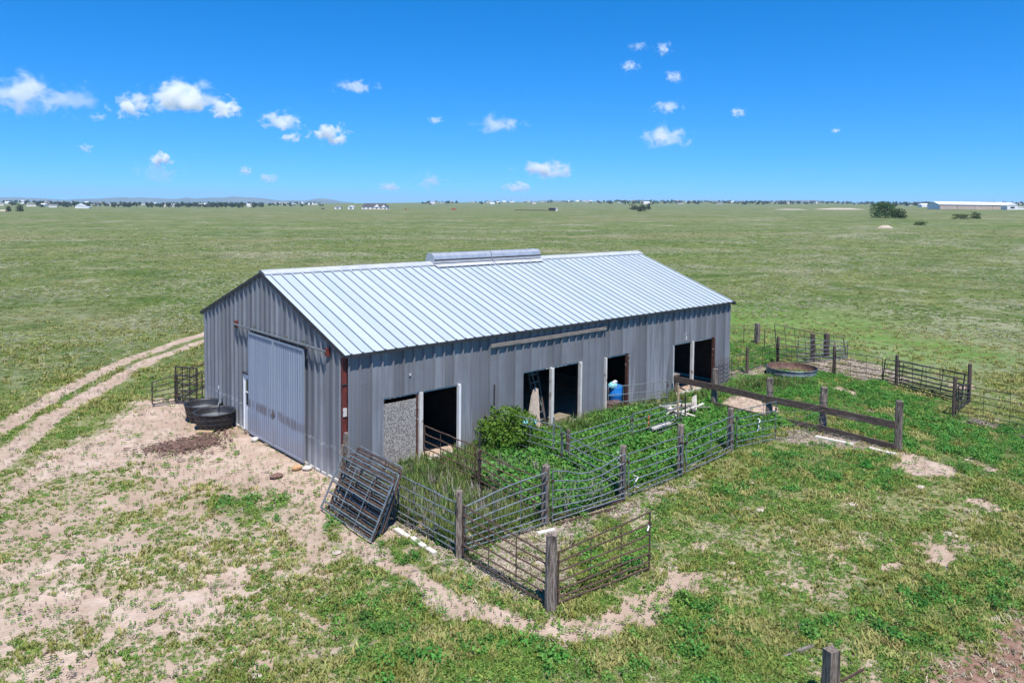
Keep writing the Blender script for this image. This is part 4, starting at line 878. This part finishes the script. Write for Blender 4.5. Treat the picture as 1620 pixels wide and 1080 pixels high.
def sample(n, d0, d1, pw=2.0):
    """points on the ground in front of the camera, thinning with distance"""
    n = int(n * 1.22); u = RNG.uniform(0, 1, n); th = RNG.uniform(-.78, .78, n)
    d = d0 * (d1 / d0) ** u if pw == 2 else np.sqrt(d0 ** 2 + (d1 ** 2 - d0 ** 2) * u)
    dirx = _fwd[0] * np.cos(th) + _lat[0] * np.sin(th); diry = _fwd[1] * np.cos(th) + _lat[1] * np.sin(th)
    x, y = CAM[0] + dirx * d, CAM[1] + diry * d
    ok = ~((x > -.12) & (x < 19.1) & (y > -.08) & (y < 10.6)); return x[ok], y[ok], d[ok]
def shadow_clear(x, y): return np.ones(x.shape, bool)
x, y, d = sample(330000, 10.5, 46); dm, lm, sm_, mm_, bm_ = masks(x, y); clump = fbm(x * 1.7, y * 1.7, 61, 3)
pr = (1 - smooth(.30, .85, dm + (clump - .5) * .9)) * (1 - .8 * sm_) * (1 - mm_) * (.30 + .70 * smooth(.40, .62, clump)) * smooth(44, 24, d) + .05
k = RNG.uniform(size=len(x)) < pr; scatter('low_weeds', 'low green weeds scattered over the dry ground', 'weeds', np.stack([x[k], y[k]], 1), 'weed', RNG.uniform(.28, .75, k.sum()) * (.75 + .7 * smooth(.45, .7, clump[k])))
print('weeds', k.sum())
x, y, d = sample(140000, 10.5, 82); dm, lm, sm_, mm_, bm_ = masks(x, y); clump = fbm(x * .6, y * .6, 66, 4)
pr = (1 - smooth(.30, .9, dm)) * (.1 + .9 * smooth(.42, .62, clump)) * (1 - .9 * sm_) * (.55 + .45 * smooth(22, 40, d)) * (1 - mm_) * smooth(62, 26, d) * (1 - .6 * bm_)
k = RNG.uniform(size=len(x)) < pr; scatter('short_grass', 'short pale green prairie grass', 'grass', np.stack([x[k], y[k]], 1), 'grass', RNG.uniform(.6, 1.4, k.sum()) * (1 + d[k] / 45))
print('grass', k.sum())
x, y, d = sample(150000, 36, 340); dm, lm, sm_, mm_, bm_ = masks(x, y); c1 = fbm(x * .16, y * .16, 201, 4); c2 = fbm(x * .5, y * .5, 207, 3)
pr = (1 - smooth(.2, .6, dm)) * smooth(34, 60, d) * smooth(340, 60, d) ** 1.3 * .62
k = RNG.uniform(size=len(x)) < pr * (.25 + .75 * smooth(.40, .58, c2)); scatter('field_tufts', 'tufts of green grass across the open prairie', 'grass', np.stack([x[k], y[k]], 1), 'bunch', RNG.uniform(.45, 1.1, k.sum()) * (.6 + d[k] / 170))
k = RNG.uniform(size=len(x)) < pr * smooth(.50, .62, c1) * .8; scatter('sage_tufts', 'pale sage tufts in patches on the open prairie', 'sage', np.stack([x[k] + .4, y[k] + .3], 1), 'sage', RNG.uniform(.45, 1.1, k.sum()) * (.6 + d[k] / 170))
x, y, d = sample(150000, 11, 52, 1); dm, lm, sm_, mm_, bm_ = masks(x, y); pen = smooth(-.2, .3, poly_sd(PENLUSH, x, y)) * (1 - .85 * smooth(1.5, .7, np.hypot(x - 12.8, (y + 2.2) * 1.6))); cl = fbm(x * 1.3, y * 1.3, 71, 3)
rear = smooth(-.2, .5, poly_sd(LUSHP[2], x, y))
pr = lm * (.30 + .7 * smooth(.40, .58, cl)) * (.30 + .6 * np.maximum(pen, .85 * rear)) * (.6 + .4 * np.maximum(pen, rear))
k = RNG.uniform(size=len(x)) < pr; scatter('lush_weeds', 'lush broad leaved green weeds in and around the pens', 'weeds', np.stack([x[k], y[k]], 1), 'lush', RNG.uniform(.45, .85, k.sum()) * (1 + .75 * pen[k]) * (.75 + .5 * smooth(.4, .65, cl[k])))
print('lush', k.sum())
# tall grass: first pen, along the long wall, by the far stall
def region(poly, n, soft=.35):
    P = np.array(poly); lo, hi = P.min(0) - .5, P.max(0) + .5; x, y = RNG.uniform(lo[0], hi[0], n), RNG.uniform(lo[1], hi[1], n)
    k = RNG.uniform(size=n) < smooth(-soft, soft, poly_sd(poly, x, y)); k &= ~((x > -.1) & (x < 19.1) & (y > -.1)); return x[k], y[k]
T1 = [region([(-.1, -.2), (2.5, -.2), (2.5, -5.5), (-.1, -5.5)], 900), region([(2.7, -.15), (4.6, -.15), (4.4, -1.6), (2.7, -2.6)], 420), region([(6.2, -.1), (15, -.1), (15, -.8), (12, -1.4), (6.2, -1.0)], 900), region([(15.5, -.6), (16.6, -.5), (16.4, -1.5), (15.4, -1.3)], 90), region([(17, -.8), (20.5, -.6), (21.5, -2.8), (18, -2.6)], 380), region([(-.2, -.3), (-.2, -1.3), (.5, -.8)], 20)]
xx, yy = np.concatenate([q[0] for q in T1]), np.concatenate([q[1] for q in T1]); scatter('tall_grass', 'tall rank grass growing inside the first pen and along the wall', 'grass', np.stack([xx, yy], 1), 'tallgrass', RNG.uniform(.5, 1.0, len(xx)))
T2 = [region([(2.7, -1.8), (4.8, -1.8), (4.9, -5.4), (2.7, -5.4)], 420), region([(-.1, -2), (2.5, -1.5), (2.5, -4.5), (-.1, -4.5)], 200), region([(1.0, -.1), (2.5, -.1), (2.5, -.8), (1., -.8)], 60)]
xx, yy = np.concatenate([q[0] for q in T2]), np.concatenate([q[1] for q in T2]); scatter('dead_weeds', 'dead grey brown weed stems in the pens', 'dead weeds', np.stack([xx, yy], 1), 'greyweed', RNG.uniform(.6, 1.3, len(xx)))
x, y, d = sample(60000, 11, 46, 1); dm, lm, sm_, mm_, bm_ = masks(x, y); k = RNG.uniform(size=len(x)) < np.maximum(sm_, .8 * mm_ + .04) * .8
scatter('straw_litter', 'grey straw litter along the pen fences', 'straw', np.stack([x[k], y[k]], 1), 'straw', RNG.uniform(.5, 1.4, k.sum()))
x, y, d = sample(40000, 12, 40, 1); dm, lm, sm_, mm_, bm_ = masks(x, y); k = (RNG.uniform(size=len(x)) < .6 * smooth(.5, .9, dm) * (.2 + .8 * smooth(.45, .65, fbm(x * .8, y * .8, 91, 3))))
scatter('soil_clods', 'small dark clods and litter on the bare dirt', 'clods', np.stack([x[k], y[k]], 1), 'chip', RNG.uniform(.2, .75, k.sum()))
n = 1500; a = RNG.uniform(0, 6.28, n); r = np.minimum(np.abs(RNG.normal(0, .62, n)), 1.5) * (1 + .25 * np.sin(3 * a)); cx, cy_ = gp(300, 702)
xx, yy = cx + 1.15 * r * np.cos(a) * 1.05, cy_ + .75 * r * np.sin(a); scatter('bark_chips', 'dark brown patch of bark chips on the dirt yard', 'bark chips', np.stack([xx, yy], 1), 'chip', RNG.uniform(.5, 1.6, n))

# ------------------------------------------------------------------ far things
def place(px, D):
    p = bearing(px, D); return float(p[0]), float(p[1]), gz(float(p[0]), float(p[1]))
VIEW_RZ = math.atan2(_lat[1], _lat[0])
def house(label, px, D, wd, dp, h, rise, wm_='housewall', rm='houseroof', rz=0., group=None, name='farm_house', cat='house', wins=0, gable_end=False):
    x, y, z = place(px, D); t = thing(name, label, cat, (x, y, z - .3), group); t.rotation_euler.z = VIEW_RZ + rz
    MB().box((0, 0, h / 2), (wd, dp, h)).build('wall', M[wm_], t)
    a, b, e = wd / 2 + .4, dp / 2 + .4, h
    if gable_end: vs, fs = [(-a, -b, e), (a, -b, e), (a, b, e), (-a, b, e), (0, -b, e + rise), (0, b, e + rise)], [(0, 4, 5, 3), (1, 2, 5, 4), (0, 1, 4), (2, 3, 5)]
    else: vs, fs = [(-a, -b, e), (a, -b, e), (a, b, e), (-a, b, e), (-a + rise * .6, 0, e + rise), (a - rise * .6, 0, e + rise)], [(0, 1, 5, 4), (2, 3, 4, 5), (0, 4, 3), (1, 2, 5)]
    MB().add(vs, fs).build('roof', M[rm], t)
    for k in range(wins):
        u = -wd / 2 + wd * (k + .5) / wins; MB().box((u, -dp / 2 - .05, h * .5), (wd / wins * .4, .1, h * .4)).build('window', M['glass'], t)
    return t
h = house('white ranch house with dark roof far out on the prairie', 594, 1130, 37, 16, 3.6, 5.2, 'whitehouse', 'darkroof', wins=6)
for dx, s in ((3, 1.), (13, .8)):
    gt = MB().add([(dx - 4 * s, -8.6, 3.4), (dx + 4 * s, -8.6, 3.4), (dx, -8.6, 3.4 + 4 * s), (dx, -2, 3.4 + 4 * s)], [(0, 1, 2), (0, 2, 3), (1, 3, 2)]).build('roof_gable', M['whitehouse'], h)
house('small white shed with dark door left of the ranch house', 535, 1120, 9, 7, 4, 1.2, 'whitehouse', 'houseroof', wins=1, name='shed', cat='shed'); house('white round-fronted shed beside the ranch house', 556, 1125, 9, 8, 4, 1.8, 'whitehouse', 'arenaroof', wins=1, name='shed', cat='shed', gable_end=True)
house('low dark shed left of the small white shed', 511, 1150, 4, 3, 2, .5, 'inside', 'houseroof', name='shed', cat='shed')
house('black loafing shed with white end at mid field', 875, 820, 9, 5, 3.0, .6, 'inside', 'darkroof', name='shed', cat='shed'); house('white end room of the black loafing shed', 880.5, 818, 1.8, 4, 3.0, .3, 'whitehouse', 'arenaroof', name='shed', cat='shed')
o = MB()
for k in range(14): o.box((-k * 2.6, 0, .6), (1.6, .3, 1.1))
o = o.build('corral_fence', M['inside']); o.location = place(866, 822); o.rotation_euler.z = VIEW_RZ; tag(o, 'low dark fence line left of the black loafing shed', 'fence')
t = thing('red_truck', 'small red vehicle parked far out in the field', 'truck', place(718, 1000)); t.rotation_euler.z = VIEW_RZ
MB().box((0, 0, 1.1), (6.5, 2.2, 1.1)).build('body', M['redpaint'], t); MB().box((-.3, 0, 1.95), (2.6, 2.0, .9)).build('cab', M['redpaint'], t)
for dx in (-2.2, 2.2): MB().tube([(dx, -1.15, .5), (dx, 1.15, .5)], .5, 10).build('wheel', M['rubber'], t)
o = MB().box((0, 0, 1), (1.2, 1.2, 1.6)).build('red_bale', M['redpaint']); o.location = place(642, 1050); tag(o, 'tiny red box standing right of the ranch house', 'box')
# riding arena
x, y, z = place(1532, 1120); ar = thing('riding_arena', 'long tan metal riding arena with white roof at right', 'building', (x, y, z)); ar.rotation_euler.z = VIEW_RZ + .10
LN = 108
for k in range(4): MB().box((-LN / 2 + LN * (k + .5) / 4, -14, 3.4), (LN / 4 - .5, .3, 7)).build('wall_bay', M['arenawall'], ar)
MB().box((0, 14, 3.4), (LN, .3, 7)).build('wall', M['arenawall'], ar)
for sx in (-1, 1): MB().add([(sx * LN / 2, -14, 0), (sx * LN / 2, 14, 0), (sx * LN / 2, 14, 6.9), (sx * LN / 2, 0, 10.8), (sx * LN / 2, -14, 6.9)], [(0, 1, 2, 3, 4)]).build('end_wall', M['whitehouse'], ar)
MB().add([(-LN / 2 - 1, -15, 6.8), (LN / 2 + 1, -15, 6.8), (LN / 2 + 1, 0, 11), (-LN / 2 - 1, 0, 11), (LN / 2 + 1, 15, 6.8), (-LN / 2 - 1, 15, 6.8)], [(0, 1, 2, 3), (3, 2, 4, 5)]).build('roof', M['arenaroof'], ar)
b = house('cream gabled entrance hall at the end of the arena', 1597, 1085, 15, 14, 6.2, 4, 'whitehouse', 'whitehouse', name='entrance_hall', cat='building', wins=1, gable_end=True); house('low white annex right of the entrance hall', 1610, 1090, 14, 8, 3.2, .6, 'whitehouse', 'arenaroof', name='annex', cat='building')
house('wide pale hall behind the left end of the arena', 1470, 1650, 40, 16, 5, 3, 'whitehouse', 'arenaroof', name='hall', cat='building')
def mound(label, px, D, wd, hh):
    x, y, z = place(px, D); n = 24; vs = [(0, 0, hh)]; fs = []
    for j, (r, q) in enumerate(((.35, .85), (.7, .4), (1.0, -.05))):
        for k in range(n): a = 2 * math.pi * k / n; w_ = 1 + .2 * math.sin(2 * a + px) + .1 * math.sin(5 * a); vs.append((wd / 2 * r * w_ * math.cos(a), wd * .3 * r * w_ * math.sin(a), hh * q * (1 + .2 * math.sin(3 * a))))
    for k in range(n): fs.append((0, 1 + k, 1 + (k + 1) % n))
    for j in range(2):
        for k in range(n): fs.append((1 + j * n + k, 1 + (j + 1) * n + k, 1 + (j + 1) * n + (k + 1) % n, 1 + j * n + (k + 1) % n))
    o = MB().add(vs, fs).build('soil_mound', M['mound'], None, True); o.location = (x, y, z - .1); o.rotation_euler.z = VIEW_RZ; tag(o, label, 'mound')
mound('sandy mound in front of the big field tree', 1402, 268, 5.5, 1.1); mound('long pale spoil bank left of the big field tree', 1335, 1150, 75, 2.4); mound('pale spoil bank continuing farther left in the field', 1255, 1120, 60, 1.2); mound('pale cleared pad below the ranch house', 597, 1090, 44, .9); mound('pale bare rise at the left field edge', 5, 900, 20, 1.6)
tree('field_tree', 'big bushy dark green tree standing alone in the field', *place(1401, 425)[:2], 9.6, 17, .75, 3800, 'tree', 'treeleaf', .45, 21, base=0.0); tree('field_tree', 'smaller green tree leaning on the big field tree', *place(1424, 418)[:2], 5.8, 8, .6, 1200, 'tree', 'treeleaf', .25, 22, base=0.0)
tree('field_bush', 'pale green bush in the field right of the big tree', *place(1521, 385)[:2], 3.0, 9, .5, 900, 'bush', 'treeleaf', .1, 24, base=0); tree('field_bush', 'grey green bush right of the pale green bush', *place(1545, 390)[:2], 3.8, 5.5, .5, 700, 'bush', 'treeleaf', .1, 25, base=0); tree('field_bush', 'low green bush between the mound and the pale bush', *place(1456, 300)[:2], 1.8, 5, .4, 500, 'bush', 'treeleaf', .08, 26, base=0)
tree('field_tree', 'dark round tree in the middle of the horizon field', *place(1015, 800)[:2], 8, 11, .9, 900, 'tree', 'farleaf', .3, 31, base=0); tree('field_tree', 'dark tree behind left of the middle horizon tree', *place(1003, 960)[:2], 8, 12, 1.0, 700, 'tree', 'farleaf', .3, 32, base=0); tree('field_tree', 'dark tree behind right of the middle horizon tree', *place(1026, 1000)[:2], 9, 8, 1.0, 600, 'tree', 'farleaf', .3, 33, base=0)
tree('field_tree', 'small dark tree at the far left edge of the field', *place(13, 780)[:2], 6.5, 5.5, .7, 700, 'tree', 'farleaf', .25, 34, base=0); tree('field_tree', 'bigger dark tree second from the left field edge', *place(31, 770)[:2], 7.8, 8, .8, 900, 'tree', 'farleaf', .3, 35, base=0)
# far town: houses one by one, its woods as one mass
for i, (a, b_, d0, d1, n, lab) in enumerate(((0, 150, 1500, 3600, 16, 'tiny pale house of the town at the left edge of the horizon'), (150, 400, 1700, 4200, 24, 'tiny pale house of the wooded town on the left horizon'), (405, 515, 2400, 4400, 16, 'tiny pale house of the town left of the ranch house'), (660, 800, 2300, 4000, 14, 'tiny pale house on the horizon above the barn vent'), (800, 960, 2500, 4200, 12, 'tiny pale house on the horizon above the barn roof'), (960, 1210, 2300, 4800, 26, 'tiny pale house of the town behind the middle trees'), (1215, 1385, 2600, 4200, 12, 'tiny pale house on the horizon left of the field tree'), (1430, 1620, 1900, 3600, 20, 'tiny pale house on the ridge behind the arena'))):
    for k in range(n):
        wm2 = random.choice(['housewall', 'whitehouse']); rm2 = random.choice(['houseroof', 'houseroof', 'arenaroof', 'arenawall'])
        lb2 = lab.replace('tiny pale house', 'tiny %s house with %s roof' % ({'housewall': 'tan', 'whitehouse': 'white'}[wm2], {'houseroof': 'grey', 'arenaroof': 'white', 'arenawall': 'brown'}[rm2]))
        house(lb2, random.uniform(a, b_), random.uniform(d0, d1), random.uniform(10, 20), random.uniform(8, 12), random.uniform(3, 5.5), random.uniform(1.5, 3), wm2, rm2, random.uniform(-.7, .7), 'houses of far town area %s' % 'ABCDEFGH'[i], 'town_house')
house('large white barn among the left horizon trees', 128, 1300, 17, 12, 4.5, 4, 'whitehouse', 'arenaroof', .5, name='barn', cat='barn', gable_end=True); house('long white shed right of the large white barn', 137, 1290, 12, 8, 2.6, .8, 'whitehouse', 'arenaroof', name='shed', cat='shed')
P_, D_ = [], []
rg = np.random.default_rng(5)
for (a, b_, d0, d1, n) in ((0, 120, 1800, 3600, 60), (60, 240, 1500, 2600, 90), (230, 420, 1500, 2500, 120), (330, 510, 1900, 3800, 70), (660, 800, 2300, 4000, 40), (800, 1000, 2600, 4400, 35), (960, 1210, 2300, 4800, 190), (1210, 1400, 2400, 4400, 130), (1390, 1620, 1800, 3600, 170)):
    for k in range(n):
        px, D = rg.uniform(a, b_), rg.uniform(d0, d1); x, y, z = place(px, D); r, hh = rg.uniform(3, 8), rg.uniform(4.5, 12)
        m_ = 26; d = rg.normal(size=(m_, 3)); d /= np.linalg.norm(d, axis=1)[:, None]; P_.append(np.array([x, y, z + hh * .5]) + d * np.array([r, r, hh * .5]) * rg.uniform(.4, 1, (m_, 1))); D_.append(d)
o = bpy.data.objects.new('far_woodland', leaf_mesh('far_woodland', np.concatenate(P_), np.concatenate(D_), 4.2, M['farleaf'], .8, 3)); COL.objects.link(o); tag(o, 'dark belt of trees around the far town', 'woodland', None, 'stuff')

# ------------------------------------------------------------------ clouds: small heaps of droplets far off in the sky
def cloud(label, px, py, wd, ht, dens, seed, soft=.55):
    el = math.atan2(323 - py, F_PX); D = float(np.clip(1500 / math.tan(max(el, .02)), 9000, 24000))
    d = ray(px, py); d = d / float(d[:2] @ _fwd); c = CAM + d * D; sx, sz = wd / F_PX * D / 2 * 1.5, ht / F_PX * D / 2 * 1.6; sy = sx * .6
    bm = bmesh.new(); bmesh.ops.create_icosphere(bm, subdivisions=3, radius=1); bmesh.ops.scale(bm, vec=(sx, sy, sz), verts=bm.verts); me = bpy.data.meshes.new('cloud'); bm.to_mesh(me); bm.free()
    m = bpy.data.materials.new('cloud_droplets'); m.use_nodes = True; t = m.node_tree; t.nodes.clear(); out = nn(t, 'ShaderNodeOutputMaterial'); pv = nn(t, 'ShaderNodeVolumePrincipled')
    pv.inputs['Color'].default_value = (.99, .99, 1, 1); pv.inputs['Anisotropy'].default_value = .15
    tcn = nn(t, 'ShaderNodeTexCoord'); mpn = nn(t, 'ShaderNodeMapping'); mpn.inputs['Scale'].default_value = (1 / sx, 1 / sy, 1 / sz); t.links.new(tcn.outputs['Object'], mpn.inputs[0])
    ln = nn(t, 'ShaderNodeVectorMath', operation='LENGTH'); t.links.new(mpn.outputs[0], ln.inputs[0])
    m2 = nn(t, 'ShaderNodeMapping'); q = 2.9 / sx; m2.inputs['Scale'].default_value = (q, q, q * 1.25); m2.inputs['Location'].default_value = (seed * 7.3, seed * 3.1, seed * 5.7); t.links.new(tcn.outputs['Object'], m2.inputs[0])
    nz = noise_n(t, m2.outputs[0], 1.0, 6, .62, .35)
    f = math_n(t, 'SUBTRACT', math_n(t, 'ADD', math_n(t, 'MULTIPLY', math_n(t, 'SUBTRACT', nz, .5), 2.6), soft), ln.outputs['Value'])
    dn = ramp_n(t, f, 0.0, .55); t.links.new(math_n(t, 'MULTIPLY', dn, dens * 9 / sx), pv.inputs['Density']); t.links.new(pv.outputs[0], out.inputs['Volume'])
    me.materials.append(m); o = bpy.data.objects.new('cloud', me); COL.objects.link(o); o.location = c; o.rotation_euler.z = VIEW_RZ; tag(o, label, 'cloud')
for i, c in enumerate((('hazy white cloud cut by the left edge of the sky', 35, 150, 120, 62, 0.48), ('thin veil of cloud right of the left edge cloud', 115, 160, 90, 50, 0.15), ('white puff at the left end of the largest cloud', 210, 168, 62, 38, 0.9), ('largest white cloud, broad heap in the left sky', 286, 155, 120, 52, 1.2), ('white puff at the right end of the largest cloud', 354, 172, 52, 34, 0.975), ('faint smudge of cloud left below the largest cloud', 155, 185, 32, 14, 0.18), ('tiny cloud wisp low in the left sky', 135, 234, 26, 15, 0.3),
        ('small white heap above a faint veil, low left sky', 254, 252, 36, 24, 1.2), ('faint veil of cloud under the small white heap', 250, 272, 80, 34, 0.15), ('smooth small cloud high left of centre', 562, 136, 62, 20, 0.54), ('white cloud above its smaller twin, left of centre', 446, 194, 64, 32, 1.05), ('smaller white cloud just below its twin', 462, 218, 36, 16, 0.6), ('bright rounded white cloud left of centre', 522, 213, 62, 32, 1.35),
        ('tiny pale cloud low above the left horizon', 388, 270, 20, 17, 0.48), ('small pale cloud low above the left horizon', 425, 283, 36, 15, 0.54), ('small ragged cloud low above the ranch house', 612, 296, 46, 14, 0.6), ('thin broken cloud right of the ragged low cloud', 680, 288, 52, 28, 0.21), ('tiny smudge of cloud above the barn vent', 688, 190, 28, 13, 0.3), ('thin stretched cloud above the barn roof', 785, 197, 92, 28, 0.33),
        ('bright flat cloud low over the barn roof', 865, 268, 84, 30, 1.2), ('small white cloud just below the bright flat cloud', 818, 297, 50, 17, 0.9), ('white cloud right of centre, largest on the right side', 1047, 217, 84, 34, 0.54), ('small cloud above the largest right side cloud', 1058, 169, 48, 20, 0.42), ('small wispy cloud third from top on the right', 1068, 122, 36, 20, 0.3), ('small wispy cloud high and left of the wispy column', 997, 105, 30, 20, 0.36), ('topmost small wispy cloud on the right', 1050, 77, 26, 22, 0.3), ('faint streak of cloud beside the topmost wispy cloud', 1010, 74, 34, 14, 0.15), ('tiny round cloud alone in the right sky', 1167, 178, 25, 15, 0.36), ('tiniest cloud speck far right in the sky', 1323, 207, 17, 9, 0.36))):
    cloud(*c, seed=i + 1)

# ------------------------------------------------------------------ haze over the plain

lo_z, hi_z = -140., 170.
hz = MB().box((0, 0, (lo_z + hi_z) / 2), (33000, 33000, hi_z - lo_z)).build('haze', M['stone']); hz.data.materials.clear()
hm = bpy.data.materials.new('thin_haze'); hm.use_nodes = True; t = hm.node_tree; t.nodes.clear(); out = nn(t, 'ShaderNodeOutputMaterial'); pv = nn(t, 'ShaderNodeVolumePrincipled')
pv.inputs['Color'].default_value = (.60, .80, 1, 1); pv.inputs['Density'].default_value = 7e-5; pv.inputs['Anisotropy'].default_value = .2; t.links.new(pv.outputs[0], out.inputs['Volume']); hz.data.materials.append(hm)
tag(hz, 'thin bluish summer haze over the plain', None, None, 'stuff')
